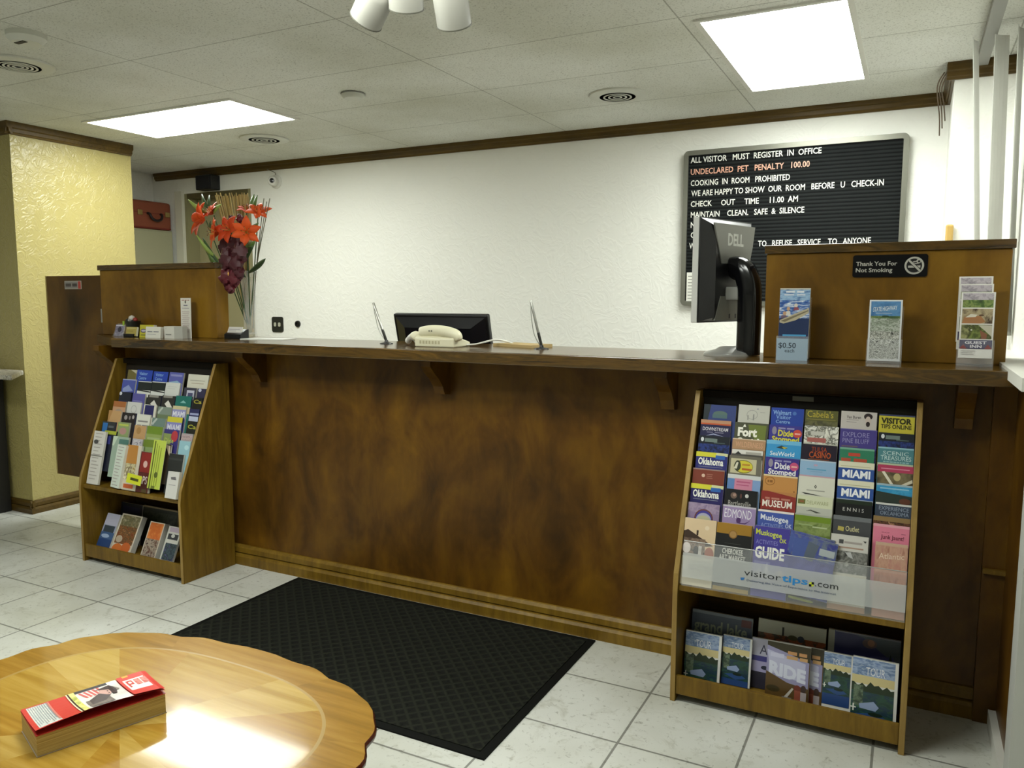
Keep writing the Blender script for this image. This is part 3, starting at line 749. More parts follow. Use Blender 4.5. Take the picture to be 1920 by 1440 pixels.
tag(wr.build('hanging_wires'), 'loose brown wires hanging from the crown moulding in the right corner', 'wires')

# vertical blind bunched at the right wall
vb = thing('vertical_blind', (0.25, 3.85, 1.25), 'white vertical blind slats hanging at the right wall', 'blind')
MB().box(0.20, 0.245, 2.42, 4.22, CEIL - 0.035, CEIL, M_GREYP).build('headrail', vb)
vm, nt, b = newmat('blind_vinyl'); b.inputs['Base Color'].default_value = lin('d0d0ca'); b.inputs['Roughness'].default_value = 0.5
def slat(xt, xb, y, half, zb=1.26):
    pts = []
    d = Vector((half, 0.035, 0)) if half < 0.02 else Vector((half, 0.02, 0))
    c0 = Vector((xt, y, CEIL - 0.035)); c1 = Vector((xb, y, zb)); nn = Vector((-d.y, d.x, 0)).normalized() * 0.0015; bow = Vector((-d.y, d.x, 0)).normalized() * 0.007
    m = MB(); vs = []
    for c in (c0, c1):
        for s in (-1, -0.5, 0, 0.5, 1): vs += [c + d * s + bow * (1 - s * s) + nn, c + d * s + bow * (1 - s * s) - nn]
    fs = []
    for i in range(4):
        k = 2 * i
        fs += [(k, k + 2, 12 + k, 10 + k), (k + 3, k + 1, 11 + k, 13 + k), (k, k + 1, k + 3, k + 2), (10 + k, 12 + k, 13 + k, 11 + k)]
    fs += [(0, 10, 11, 1), (9, 19, 18, 8)]
    m.add(vs, fs, vm); m.build('slat', vb)
slat(0.172, 0.246, 3.80, 0.011)
slat(0.262, 0.292, 3.78, 0.026)
slat(0.318, 0.346, 3.70, 0.012)
tag(MB().box(0.275, 0.345, 3.9, 4.2, 1.2, 1.23, M_WHITEP).add([], [], M_WHITEP).build('paper_stack', bevel=0.003), 'white stack of papers on the white ledge at the right edge', 'papers')

# ================================================================== things standing on the counter
# --- monitor at the right
mt = thing('computer_monitor', (-0.60, 3.05, CT), 'flat silver and black computer monitor seen from behind beside the right riser', 'monitor')
Pn = Vector((-0.742, 2.945, 0)); Pf = Vector((-0.622, 3.30, 0))
dv = (Pf - Pn); Wm = dv.length; dv.normalize(); nb = Vector((dv.y, -dv.x, 0))      # nb points out of the back of the screen
def mp(s, d, z): return Pn + dv * (s * Wm) + nb * d + Vector((0, 0, z))
def mbox(mb, s0, s1, d0, d1, z0, z1, mat, z0b=None, z1b=None):
    z0b = z0 if z0b is None else z0b; z1b = z1 if z1b is None else z1b
    vs = [mp(s0, d0, z0), mp(s1, d0, z0), mp(s1, d0, z1), mp(s0, d0, z1), mp(s0, d1, z0b), mp(s1, d1, z0b), mp(s1, d1, z1b), mp(s0, d1, z1b)]
    mb.add(vs, [(3, 2, 1, 0), (4, 5, 6, 7), (0, 1, 5, 4), (1, 2, 6, 5), (2, 3, 7, 6), (3, 0, 4, 7)], mat)
ZB, ZT = 1.315, 1.708
m = MB(); mbox(m, 0, 1, -0.005, 0.022, ZB, ZT, plain('c6c6c2', 0.45)); m.build('screen_bezel', mt, bevel=0.003)
m = MB(); mbox(m, 0.04, 0.96, -0.0065, -0.005, ZB + 0.02, ZT - 0.02, M_BLACKG); m.build('screen_panel', mt)
m = MB(); mbox(m, 0.0, 1.0, 0.022, 0.026, ZB, ZT, M_BLACK); 
# tapering back shell
vs = [mp(0.01, 0.026, ZB + 0.004), mp(0.99, 0.026, ZB + 0.004), mp(0.99, 0.026, ZT - 0.004), mp(0.01, 0.026, ZT - 0.004),
      mp(0.16, 0.060, ZB + 0.02), mp(0.84, 0.060, ZB + 0.02), mp(0.84, 0.060, ZT - 0.035), mp(0.16, 0.060, ZT - 0.035)]
m.add(vs, [(4, 5, 6, 7), (0, 1, 5, 4), (1, 2, 6, 5), (2, 3, 7, 6), (3, 0, 4, 7)], M_BLACK)
bs = m.build('back_shell', mt)
m = MB()
pts = [(0.10, ZT - 0.022), (0.90, ZT - 0.022), (0.86, ZT - 0.10), (0.80, ZT - 0.17), (0.26, ZT - 0.17), (0.17, ZT - 0.09)]
m.prism([mp(s, 0.058, z) for s, z in pts], nb * 0.006, plain('6f6f69', 0.4, 0.3)); bp_ = m.build('upper_cover', mt)
m = MB()
pts = [(0.26, ZB + 0.10), (0.74, ZB + 0.10), (0.84, ZB + 0.008), (0.16, ZB + 0.008)]
m.prism([mp(s, 0.050, z) for s, z in pts], nb * 0.012, plain('77776f', 0.4, 0.3))
for s in (0.44, 0.56): mbox(m, s - 0.012, s + 0.012, 0.062, 0.0628, ZB + 0.015, ZB + 0.032, M_BLACK)
m.build('port_cover', mt)
m = MB(); F = Face(m, mp(0.40, 0.0645, ZT - 0.05), -dv * -1, (0, 0, -1), 0.10)
F.ux = dv; F.P = mp(0.36, 0.0645, ZT - 0.055); F.n = nb; F.W = 0.115
g0, fs, asp = textgeo('DELL', 0.03)
m.add([F.P + dv * (x * 0.115) + Vector((0, 0, -0.045 + 0.045 * y)) for x, y in g0], fs, plain('a9a9a4', 0.3, 0.5)); m.build('maker_lettering', mt)
# neck: a wide arched arm
path = smooth_path([mp(0.50, 0.05, 1.50), mp(0.46, 0.075, 1.525), mp(0.44, 0.115, 1.515), mp(0.43, 0.142, 1.46), mp(0.42, 0.150, 1.38), mp(0.42, 0.150, CT + 0.005)], 6)
m = MB(); vs = []; fs = []; hw = 0.034
for i, p in enumerate(path):
    t = (path[min(i + 1, len(path) - 1)] - path[max(i - 1, 0)]).normalized(); a = dv; c = t.cross(a).normalized()
    th = 0.040
    for k in range(12):
        an = 2 * math.pi * k / 12
        ca, sa = math.cos(an), math.sin(an)
        vs.append(p + a * hw * (abs(ca) ** 0.5) * (1 if ca > 0 else -1) + c * th * (abs(sa) ** 0.5) * (1 if sa > 0 else -1))
for i in range(len(path) - 1):
    for k in range(12): fs.append((i * 12 + k, i * 12 + (k + 1) % 12, (i + 1) * 12 + (k + 1) % 12, (i + 1) * 12 + k))
fs += [list(range(12)), [(len(path) - 1) * 12 + k for k in range(12)]]
m.add(vs, fs, plain('08080b', 0.15)); m.build('neck', mt, smooth=60)
m = MB(); mbox(m, 0.36, 0.62, 0.055, 0.12, 1.40, 1.45, plain('8d8d88', 0.4)); m.build('hinge_block', mt, bevel=0.006)
bc = mp(0.45, 0.075, CT)
M = Matrix.Translation(bc) @ Matrix.Rotation(math.atan2(dv.y, dv.x), 4, 'Z')
MB().lathe([(1.0, 0.0), (1.0, 0.006), (0.93, 0.012), (0.6, 0.020), (0.45, 0.03), (0.0, 0.032)], M, M_SILVER, 40, 0.125, 0.098).build('stand_base', mt, smooth=50)
MB().tube(smooth_path([mp(0.5, 0.09, 1.41), mp(0.46, 0.11, 1.37), mp(0.47, 0.14, 1.32), mp(0.5, 0.17, 1.27)], 5), 0.004, M_BLACK, 6).build('cable', mt)

# --- staff desk and the black monitor behind the counter
dk = thing('staff_desk', (-2.0, 3.6, 0), 'low staff desk behind the counter carrying the black monitor', 'desk')
MB().box(-2.7, -1.2, 3.29, 3.95, 0.73, 0.76, M_LAM).build('desk_top', dk)
MB().box(-2.7, -2.67, 3.30, 3.94, 0, 0.73, M_PANEL).build('desk_side', dk)
MB().box(-1.23, -1.2, 3.30, 3.94, 0, 0.73, M_PANEL).build('desk_side', dk)
bm = thing('desk_monitor', (-2.19, 3.55, 0.76), 'wide black monitor back showing behind the beige telephone', 'monitor')
T = Matrix.Translation((-2.205, 3.53, 1.15)) @ Matrix.Rotation(math.radians(14), 4, 'X')
def rbox(mb, x0, x1, y0, y1, z0, z1, mat): return mb.box(x0, x1, y0, y1, z0, z1, mat, T)
rbox(MB(), -0.29, 0.29, -0.012, 0.02, -0.18, 0.18, M_BLACK).build('screen_bezel', bm, bevel=0.008)
m = MB()
a = [(-0.275, -0.012, -0.165), (0.275, -0.012, -0.165), (0.275, -0.012, 0.165), (-0.275, -0.012, 0.165), (-0.205, -0.045, -0.13), (0.20, -0.045, -0.13), (0.20, -0.045, 0.115), (-0.205, -0.045, 0.115)]
m.add([T @ Vector(p) for p in a], [(4, 5, 6, 7), (0, 1, 5, 4), (1, 2, 6, 5), (2, 3, 7, 6), (3, 0, 4, 7)], plain('15151a', 0.22)); m.build('back_shell', bm)
rbox(MB(), -0.27, 0.27, 0.02, 0.0215, -0.16, 0.16, M_BLACKG).build('screen_panel', bm)
MB().box(-2.25, -2.15, 3.49, 3.53, 0.76, 1.05, M_BLACK).build('stand_neck', bm)
MB().lathe([(0.12, 0.76), (0.12, 0.77), (0.05, 0.78), (0, 0.78)], Vector((-2.2, 3.54, 0)), M_BLACK, 32).build('stand_base', bm)

# --- beige telephone, seen from behind
ph = thing('desk_telephone', (-1.90, 2.98, CT), 'beige desk telephone on the counter in front of the black monitor', 'telephone')
M_B2 = plain('c9c3a4', 0.4)
pr = [(2.915, CT), (3.06, CT), (3.06, CT + 0.02), (2.94, CT + 0.05), (2.915, CT + 0.04)]
MB().prism([(-1.978, y, z) for y, z in pr], (0.205, 0, 0), M_BEIGE).build('phone_base', ph, bevel=0.006)
m = MB(); vs = []; fs = []
hs = smooth_path([(-2.003, 2.95, CT + 0.032), (-1.985, 2.95, CT + 0.052), (-1.94, 2.95, CT + 0.066), (-1.885, 2.95, CT + 0.070), (-1.82, 2.94, CT + 0.066), (-1.775, 2.94, CT + 0.052), (-1.762, 2.94, CT + 0.030)], 5)
m.tube(hs, [0.008 + 0.018 * math.sin(math.pi * min(1, (i + 1.5) / 8)) if i < 8 else (0.026 if i < len(hs) - 8 else 0.026 - 0.016 * ((i - len(hs) + 8) / 8) ** 2) for i in range(len(hs))], M_BEIGE, 14)
h = m.build('handset', ph, smooth=60)
m = MB()
for k in range(2): m.lathe([(0.0035, 0), (0.003, 0.001), (0, 0.001)], Matrix.Translation((-1.905 + 0.012 * k, 2.9235, CT + 0.071)) @ Matrix.Rotation(math.pi / 2, 4, 'X'), plain('55523f', 0.5), 10)
m.build('screw_hole', h)
m = MB()
for k in range(7): m.box(-1.95 + 0.016 * k, -1.941 + 0.016 * k, 2.9135, 2.916, CT + 0.014, CT + 0.028, plain('b3ac8c', 0.5))
m.build('underside_marking', ph)
cp = []
for i in range(120):
    t = i / 119; an = t * 2 * math.pi * 13
    c = Vector((-2.065 + 0.07 * t, 2.99 - 0.02 * t, CT + 0.018 + 0.022 * math.sin(math.pi * t)))
    cp.append(c + Vector((0.004 * math.cos(an), 0.014 * math.cos(an), 0.014 * math.sin(an))))
MB().tube(cp, 0.0035, M_WHITEP, 6).build('coiled_cord', ph, smooth=60)
MB().tube(smooth_path([(-1.785, 3.02, CT + 0.008), (-1.74, 3.05, CT + 0.010), (-1.70, 3.08, CT + 0.022), (-1.665, 3.10, CT + 0.03), (-1.635, 3.14, CT + 0.022), (-1.62, 3.19, CT + 0.008)], 5), 0.0045, M_WHITEP, 6).build('line_cord', ph, smooth=60)

# --- chained pens
def pen(bx, by, tx, tz, label):
    t = thing('counter_pen', (bx, by, CT), label, 'pen', 'counter pens in black bases')
    MB().lathe([(0.032, CT), (0.030, CT + 0.004), (0.010, CT + 0.008), (0.007, CT + 0.018), (0, CT + 0.018)], Vector((bx, by, 0)), M_BLACK, 24).build('pen_base', t, smooth=40)
    a = Vector((bx, by, CT + 0.012)); e = Vector((tx, by, tz)); d = (e - a)
    MB().tube([a, a + d * 0.04, a + d * 0.30], [0.003, 0.0065, 0.0065], plain('33332f', 0.3), 10).build('pen_grip', t, smooth=50)
    MB().tube([a + d * 0.30, a + d * 0.98, a + d], [0.0062, 0.0055, 0.004], plain('a7a7a0', 0.25, 0.6), 10).build('pen_barrel', t, smooth=50)
    ch = smooth_path([e - d * 0.05, e - d * 0.25 + Vector((-0.012, 0, 0)), a + d * 0.3 + Vector((-0.022, 0, 0)), a + Vector((-0.012, 0, 0.01)), a], 5)
    MB().tube(ch, 0.0015, M_STEEL, 6).build('bead_chain', t)
pen(-2.215, 3.03, -2.288, 1.383, 'silver counter pen leaning in its black base left of the telephone')
pen(-1.40, 3.02, -1.452, 1.395, 'silver counter pen leaning in its black base right of the telephone')
tag(MB().prism([(-1.70, 3.14, CT), (-1.47, 3.06, CT), (-1.43, 3.20, CT), (-1.64, 3.25, CT)], (0, 0, 0.012), plain('ab9464', 0.6)).build('manila_folder'), 'tan folder lying on the counter beside the right pen', 'folder')
tag(MB().prism([(-3.11, 2.98, CT), (-2.86, 3.02, CT), (-2.90, 3.17, CT), (-3.14, 3.13, CT)], (0, 0, 0.004), paper('e6e6e0')).build('paper_sheet'), 'white sheet of paper lying on the counter right of the flower vase', 'paper')

# --- left group of cards
def cards(x0, x1, y, h, thick, tilt, design, base, label, name='business_card', group=None, z=CT):
    o = leaflet((x0, y + tilt * h, z + h * 0.995), x1 - x0, h, tilt, thick, base, design, name=name)
    return tag(o, label, 'business cards' if name == 'business_card' else name.replace('_', ' '), group or ('business cards on the counter' if name == 'business_card' else None))
pf = thing('photo_frame', (-3.96, 2.90, CT), 'small clear photo stand at the far left end of the counter', 'photo stand')
leaflet((-3.99, 2.915, CT + 0.066), 0.075, 0.066, 0.25, 0.003, (('9a94a8', '6d667c', 'b9b3bd'), 30), [('e', 0.5, 0.38, 0.22, 0.2, '3d3a48'), ('r', 0.05, 0.05, 0.95, 0.12, 'd8d6de')], parent=pf, name='photo_print')
MB().prism([(-3.995, 2.892, CT), (-3.995, 2.935, CT), (-3.995, 2.932, CT + 0.07), (-3.995, 2.929, CT + 0.07)], (0.085, 0, 0), M_ACRYL).build('stand_back', pf)
cu = thing('pen_cup', (-3.90, 2.945, CT), 'dark cup crammed with small odds behind the gold business cards', 'cup')
MB().lathe([(0.026, CT), (0.032, CT + 0.05), (0.042, CT + 0.085), (0.039, CT + 0.085), (0.028, CT + 0.01), (0, CT + 0.01)], Vector((-3.895, 2.95, 0)), plain('1d1f18', 0.4), 24).build('cup_body', cu, smooth=50)
for i, (dx, dz, c, r) in enumerate(((-0.03, 0.085, '23231e', 0.016), (0.0, 0.10, 'c8c4ba', 0.018), (-0.012, 0.088, 'b9b5aa', 0.014), (0.028, 0.092, '8c2e26', 0.014), (0.02, 0.08, '2a2a26', 0.018))):
    p = Vector((-3.895 + dx, 2.945, CT + dz))
    MB().lathe([(0, -r), (r * 0.8, -r * 0.6), (r, 0), (r * 0.8, r * 0.6), (0, r)], Matrix.Translation(p), plain(c, 0.45), 14).build('wrapped_sweet', cu, smooth=60)
MB().prism([(-3.935, 2.914, CT + 0.03), (-3.925, 2.914, CT + 0.03), (-3.918, 2.912, CT + 0.085), (-3.93, 2.912, CT + 0.085)], (0, 0.004, 0), plain('9dc23a', 0.4)).build('green_clip', cu)
gc = thing('card_holder', (-3.83, 2.89, CT), 'black holder of gold business cards left of the yellow cards', 'card holder')
MB().box(-3.872, -3.79, 2.868, 2.91, CT, CT + 0.018, M_BLACK).build('holder_tray', gc, bevel=0.002)
leaflet((-3.862, 2.885, CT + 0.055), 0.085, 0.05, 0.2, 0.012, 'b3a256', [('r', 0.06, 0.06, 0.9, 0.1, 'd8cf98'), ('r', 0.08, 0.25, 0.7, 0.29, '8d7f3e')], parent=gc, name='card_stack')
cards(-3.775, -3.665, 2.895, 0.068, 0.02, 0.12, [('e', 0.28, 0.30, 0.22, 0.10, '6d6078'), ('e', 0.28, 0.29, 0.17, 0.05, 'c9c2d0'), ('r', 0.1, 0.48, 0.5, 0.54, '8c8a3a')], 'c9c23c', 'yellow business card stack with a purple oval on the left of the counter')
cards(-3.692, -3.575, 2.868, 0.060, 0.02, 0.12, [('b', 0.12, 0.88, 0.25, 0.045, '8a8c94', 2), ('r', 0.12, 0.34, 0.7, 0.36, '9a9aa0')], 'e6e4da', 'white business card stack overlapping the yellow cards on the counter')
bxw = thing('card_box', (-3.50, 2.90, CT), 'small white card box in front of the tall white slip on the counter', 'card box')
m = MB().box(-3.545, -3.468, 2.87, 2.93, CT, CT + 0.064, paper('dad8cf'))
m.prism([(-3.468, 2.87, CT), (-3.44, 2.90, CT), (-3.44, 2.93, CT), (-3.468, 2.93, CT)], (0, 0, 0.063), paper('a7a69d')); m.build('box_body', bxw)
m = MB(); F = Face(m, (-3.545, 2.8695, CT + 0.064), (1, 0, 0), (0, 0, -1), 0.077)
F.draw([('r', 0.15, 0.52, 0.72, 0.60, '8d8d86'), ('r', 0.1, 0.12, 0.3, 0.16, 'c9c6bb')]); m.build('box_print', bxw)
cards(-3.512, -3.436, 2.952, 0.215, 0.003, 0.02, [('b', 0.12, 0.88, 0.18, 0.06, 'a0645a', 3), ('e', 0.5, 0.28, 0.08, 0.1, '6d6a64'), ('b', 0.3, 0.7, 0.56, 0.08, '7d7a88', 1), ('r', 0.15, 0.70, 0.85, 0.74, '9c94a0')] + [('r', 0.12 + 0.06 * (i % 2), 0.95 + 0.14 * i, 0.88 - 0.05 * (i % 3), 1.0 + 0.14 * i, 'b9a8a4') for i in range(11)], 'dedbd2', 'tall white printed slip standing against the left counter riser', 'notice_slip')
bh = thing('card_holder', (-3.19, 3.03, CT), 'black card holder with a white card at the foot of the flower vase', 'card holder')
MB().prism([(-3.245, 3.0, CT), (-3.245, 3.06, CT), (-3.245, 3.06, CT + 0.05), (-3.245, 3.045, CT + 0.05), (-3.245, 3.0, CT + 0.024)], (0.118, 0, 0), M_BLACK).build('holder_body', bh, bevel=0.002)
leaflet((-3.237, 3.028, CT + 0.062), 0.10, 0.05, 0.45, 0.004, 'd4d0cb', [('r', 0.08, 0.12, 0.85, 0.16, 'a9a4a4'), ('r', 0.08, 0.22, 0.6, 0.25, 'a9a4a4')], parent=bh, name='white_card')

# --- brochure holders at the right riser
def holder(x0, x1, y, h, front_h, leaf, label, lw=0.003):
    t = thing('brochure_holder', ((x0 + x1) / 2, y, CT), label, 'brochure holder', 'clear brochure holders at the right riser')
    m = MB()
    m.box(x0, x1, y, y + 0.003, CT, CT + front_h, M_ACRYL)
    m.box(x0, x1, y + 0.045, y + 0.048, CT, CT + h, M_ACRYL)
    m.box(x0, x0 + 0.003, y, y + 0.048, CT, CT + front_h, M_ACRYL).box(x1 - 0.003, x1, y, y + 0.048, CT, CT + front_h, M_ACRYL).box(x0, x1, y, y + 0.048, CT, CT + 0.004, M_ACRYL)
    m.build('acrylic_pocket', t)
    return t
BLUEW = photo(('2b4f8c', '4a74b0', '1c3260', '9fb8d8'), 22, (1, 1, 5))
h1 = holder(-0.425, -0.317, 2.885, 0.22, 0.085, None, 'clear holder of blue rafting leaflets priced fifty cents on the right of the counter')
tag(leaflet((-0.420, 2.905, CT + 0.252), 0.100, 0.245, 0.03, 0.016, '2c4f86', [
    ('r', 0, 0, 1, 0.42, (('5d88c0', '9fbfdc', '3a66a4'), 24, (1, 1, 4))), ('r', 0, 0, 1, 0.05, 'c4bcae'),
    ('b', 0.2, 0.80, 0.16, 0.07, 'dfe4ec', 2), ('b', 0.14, 0.84, 0.26, 0.06, 'c9d4e4', 2), ('r', 0, 0.42, 1, 1.05, (('27478a', '3f6ab0', 'dfe7f0'), 30, (1, 1, 4))), ('r', 0, 1.05, 1, 2.4, '1d2f57'),
    ('p', [(0.02, 1.12), (0.98, 0.68), (0.98, 0.86), (0.55, 1.12), (0.15, 1.24), (0.02, 1.20)], 'b9ae92'), ('p', [(0.05, 1.15), (0.96, 0.76), (0.96, 0.80), (0.2, 1.18)], '7a7058'),
    ('e', 0.55, 0.60, 0.06, 0.07, 'd9cfc4'), ('p', [(0.46, 0.78), (0.5, 0.66), (0.62, 0.66), (0.66, 0.76)], '8c4a58'), ('e', 0.30, 0.72, 0.055, 0.07, 'c9a27e'), ('p', [(0.2, 0.98), (0.24, 0.80), (0.36, 0.80), (0.38, 0.92)], 'd8d4cc'),
    ('e', 0.18, 0.88, 0.06, 0.07, 'c29c7c'), ('p', [(0.05, 1.06), (0.08, 0.95), (0.24, 0.95), (0.26, 1.02)], '6d5a6c'), ('r', 0.14, 1.62, 0.92, 1.68, '4f9ed0')]), 'tall blue river rafting leaflet in the leftmost clear counter holder', 'brochure')
m = MB(); F = Face(m, (-0.425, 2.8845, CT + 0.082), (1, 0, 0), (0, 0, -1), 0.108)
F.draw([('r', 0.02, 0.05, 0.98, 0.76, '9db2c4'), ('t', '$0.50', 0.08, 0.62, 0.36, 0.18, '27303c', 0.01), ('t', 'each', 0.28, 0.58, 0.50, 0.12, '3a424c', 0.005)])
m.build('price_label', h1)
h2 = holder(-0.134, -0.026, 2.90, 0.19, 0.08, None, 'clear holder of map leaflets at the middle of the right riser')
tag(leaflet((-0.131, 2.915, CT + 0.212), 0.100, 0.205, 0.03, 0.016, 'e2e4e6', [
    ('r', 0.05, 0.05, 0.95, 0.58, (('3f74ac', '5f92c4', '2f5f98'), 12)), ('r', 0.05, 0.54, 0.95, 0.64, (('3e5a3a', '57713e', '8a9a6a'), 30)), ('e', 0.5, 0.55, 0.12, 0.03, '2f4a34'),
    ('r', 0.05, 0.62, 0.95, 1.05, (('8d9a86', 'c4cac2', '6f7a68', 'a9b3a4'), 60, (1, 1, 2))), ('r', 0.05, 1.05, 0.95, 1.98, (('23261f', 'd4d6cf', '4a4c40', 'eceee8', '2e3028'), 85)),
    ('t', 'STATE HIGHWAY', 0.12, 0.84, 0.40, 0.15, 'dfe6ea', 0.01, -0.07), ('r', 0.2, 0.44, 0.7, 0.455, 'c9d4dc')], yaw=0.03), 'white bordered map leaflet with blue sky and cotton field in the middle clear holder', 'brochure')
h3 = holder(0.134, 0.236, 2.90, 0.20, 0.085, None, 'clear holder of hotel leaflets at the right end of the counter')
GI = [('r', 0.05, 0.04, 0.95, 0.26, (('9f94a4', 'c4bcc4', '7f7684'), 30)), ('r', 0.05, 0.26, 0.95, 0.52, (('3f5230', '56703a', '8a9a5a', '2d3a26'), 36)), ('r', 0.05, 0.56, 0.95, 1.06, (('8d7a5c', 'b3a484', '3d2a20'), 22)),
      ('p', [(0.05, 1.06), (0.12, 0.84), (0.6, 0.80), (0.75, 1.0), (0.6, 1.06)], 'a8764e'), ('p', [(0.15, 0.86), (0.3, 0.74), (0.5, 0.76), (0.45, 0.84)], 'd8d2c4'), ('e', 0.62, 0.78, 0.08, 0.03, '5c4632'),
      ('r', 0.05, 1.10, 0.95, 1.58, (('4f5a2e', '7d8a48', '3a3e22', '9a9a6a'), 20)), ('p', [(0.55, 1.12), (0.95, 1.12), (0.95, 1.5), (0.75, 1.3)], 'c4bfae'), ('p', [(0.6, 1.28), (0.82, 1.42), (0.80, 1.58), (0.66, 1.58)], '8a5a44'), ('e', 0.35, 1.28, 0.03, 0.02, 'f0f0e0'),
      ('r', 0.02, 1.62, 0.98, 1.92, '3f3a5e'), ('p', [(0.02, 1.92), (0.14, 1.76), (0.24, 1.92)], '8c4a4a'), ('p', [(0.98, 1.92), (0.86, 1.76), (0.76, 1.92)], '8c4a4a'), ('t', 'GUEST', 0.18, 0.82, 1.755, 0.10, 'e6e4ea', 0.025), ('t', 'INN', 0.34, 0.68, 1.885, 0.10, 'e6e4ea', 0.025),
      ('r', 0.08, 1.98, 0.5, 2.0, 'b9b4b4'), ('r', 0.08, 2.04, 0.42, 2.06, 'b9b4b4'), ('r', 0.08, 2.10, 0.46, 2.12, 'b9b4b4')]
for k, (dz, dy, dx, w) in enumerate(((0.0, 0.0, 0.0, 'frontmost of the three white GUEST INN leaflets at the right end of the counter'), (0.026, 0.012, -0.006, 'middle one of the three white GUEST INN leaflets, showing only its top'), (0.050, 0.024, -0.008, 'rearmost and highest of the three white GUEST INN leaflets'))):
    tag(leaflet((0.137 + dx, 2.905 + dy, CT + 0.237 + dz), 0.094, 0.21, 0.02, 0.008, 'e8e6e2', GI), w, 'brochure', 'hotel leaflets in the right holder')

# ================================================================== glass vase and artificial flowers
VX, VY = -3.222, 3.165
vz = thing('glass_vase', (VX, VY, CT), 'tall clear glass vase on the counter by the left riser', 'vase')
MB().lathe([(0.036, CT), (0.038, CT + 0.004), (0.034, CT + 0.02), (0.036, CT + 0.15), (0.044, CT + 0.30), (0.050, CT + 0.36), (0.047, CT + 0.36), (0.041, CT + 0.30), (0.032, CT + 0.15), (0.030, CT + 0.02), (0.0, CT + 0.015)], Vector((VX, VY, 0)), M_VASE, 32).build('vase_body', vz, smooth=60)
fl = thing('flower_arrangement', (VX, VY, CT + 0.02), 'artificial arrangement of orange lilies, dark burgundy blooms and tan reeds in the glass vase', 'flowers')
GREEN = plain('4f6b2c', 0.45); GREEN2 = plain('8ba24a', 0.45); GREEN3 = plain('37502a', 0.45)
def leaf(a, b, w, mat, sag=0.02):
    a = Vector(a); b = Vector(b); d = (b - a); side = d.cross(Vector((0, 1, 0.2))).normalized(); up = side.cross(d).normalized()
    vs = []; fs = []; n = 9
    for i in range(n):
        t = i / (n - 1); c = a + d * t + up * (-sag * math.sin(math.pi * t)); ww = w * math.sin(math.pi * min(0.995, 0.06 + 0.94 * t)) ** 0.8
        vs += [c - side * ww + up * 0.004, c, c + side * ww + up * 0.004]
    for i in range(n - 1):
        k = 3 * i; fs += [(k, k + 1, k + 4, k + 3), (k + 1, k + 2, k + 5, k + 4)]
    o = MB().add(vs, fs, mat).build('leaf', fl, smooth=60); s = o.modifiers.new('solid', 'SOLIDIFY'); s.thickness = 0.0012
def stem(a, b, r=0.003, mat=None, name='stem', mid=None):
    pts = smooth_path([a, mid or (Vector(a) * 0.5 + Vector(b) * 0.5), b], 4)
    MB().tube(pts, r, mat or plain('7d7c48', 0.5), 6).build(name, fl, smooth=60)
ORG = plain('d0501c', 0.5, 0.0, 0.25); ORG2 = plain('bd4018', 0.5, 0.0, 0.25); BUR = plain('43101a', 0.5); BUR2 = plain('5a1622', 0.5)
def lily(u, v, y, dirv, size, mat, petals=6):
    c = at(u, v, 1, y); d = Vector(dirv).normalized(); q = Vector((0, 0, 1)).rotation_difference(d).to_matrix()
    m = MB(); r = random.Random(int(u * 7 + v))
    for k in range(petals):
        an = 2 * math.pi * k / petals + r.uniform(-0.15, 0.15); L = size * r.uniform(0.9, 1.1)
        ca, sa = math.cos(an), math.sin(an); vs = []; fs = []; n = 8
        for i in range(n):
            t = i / (n - 1); rr = L * (0.16 * t + 0.74 * t ** 1.4); z = L * (0.70 * t - 0.34 * t * t * t); ww = L * 0.27 * math.sin(math.pi * min(0.99, 0.08 + 0.92 * t)) ** 0.75
            for s in (-1, 0, 1):
                vs.append(c + q @ Vector((rr * ca - s * ww * sa, rr * sa + s * ww * ca, z + (0.05 * L if s else 0) * (1 - t))))
        for i in range(n - 1):
            k3 = 3 * i; fs += [(k3, k3 + 1, k3 + 4, k3 + 3), (k3 + 1, k3 + 2, k3 + 5, k3 + 4)]
        m.add(vs, fs, mat)
    o = m.build('lily_bloom', fl, smooth=70); s = o.modifiers.new('solid', 'SOLIDIFY'); s.thickness = 0.0015
    st = MB()
    for k in range(5):
        an = 2 * math.pi * k / 5; e = c + q @ Vector((size * 0.22 * math.cos(an), size * 0.22 * math.sin(an), size * 0.62))
        st.tube([c, e], 0.0012, plain('b8a04a', 0.5), 5); st.lathe([(0, -0.004), (0.003, 0), (0, 0.004)], Matrix.Translation(e), plain('5a2a18', 0.6), 6)
    st.build('stamen', o)
    stem((VX + random.uniform(-0.015, 0.015), VY, CT + 0.03), tuple(c - d * 0.005), 0.003, GREEN3)
lily(385, 413, 3.06, (-0.8, -0.45, 0.25), 0.105, ORG)
lily(400, 402, 3.10, (-0.3, -0.7, 0.6), 0.075, ORG2)
lily(412, 437, 3.02, (-0.5, -0.8, 0.1), 0.095, ORG)
lily(432, 432, 3.02, (0.1, -0.9, 0.2), 0.085, ORG2)
lily(463, 436, 3.03, (0.6, -0.75, 0.05), 0.095, ORG)
lily(484, 402, 3.10, (0.55, -0.5, 0.7), 0.075, ORG)
lily(462, 396, 3.16, (0.2, -0.5, 0.8), 0.055, ORG2)
def budm(u, v, y, L, mat):
    c = at(u, v, 1, y); MB().lathe([(0, -L), (L * 0.3, -L * 0.5), (L * 0.38, 0), (L * 0.2, L * 0.7), (0, L)], Matrix.Translation(c), mat, 12).build('lily_bud', fl, smooth=70)
budm(486, 397, 3.08, 0.03, ORG); budm(460, 418, 3.04, 0.022, BUR2); budm(452, 424, 3.04, 0.018, BUR2)
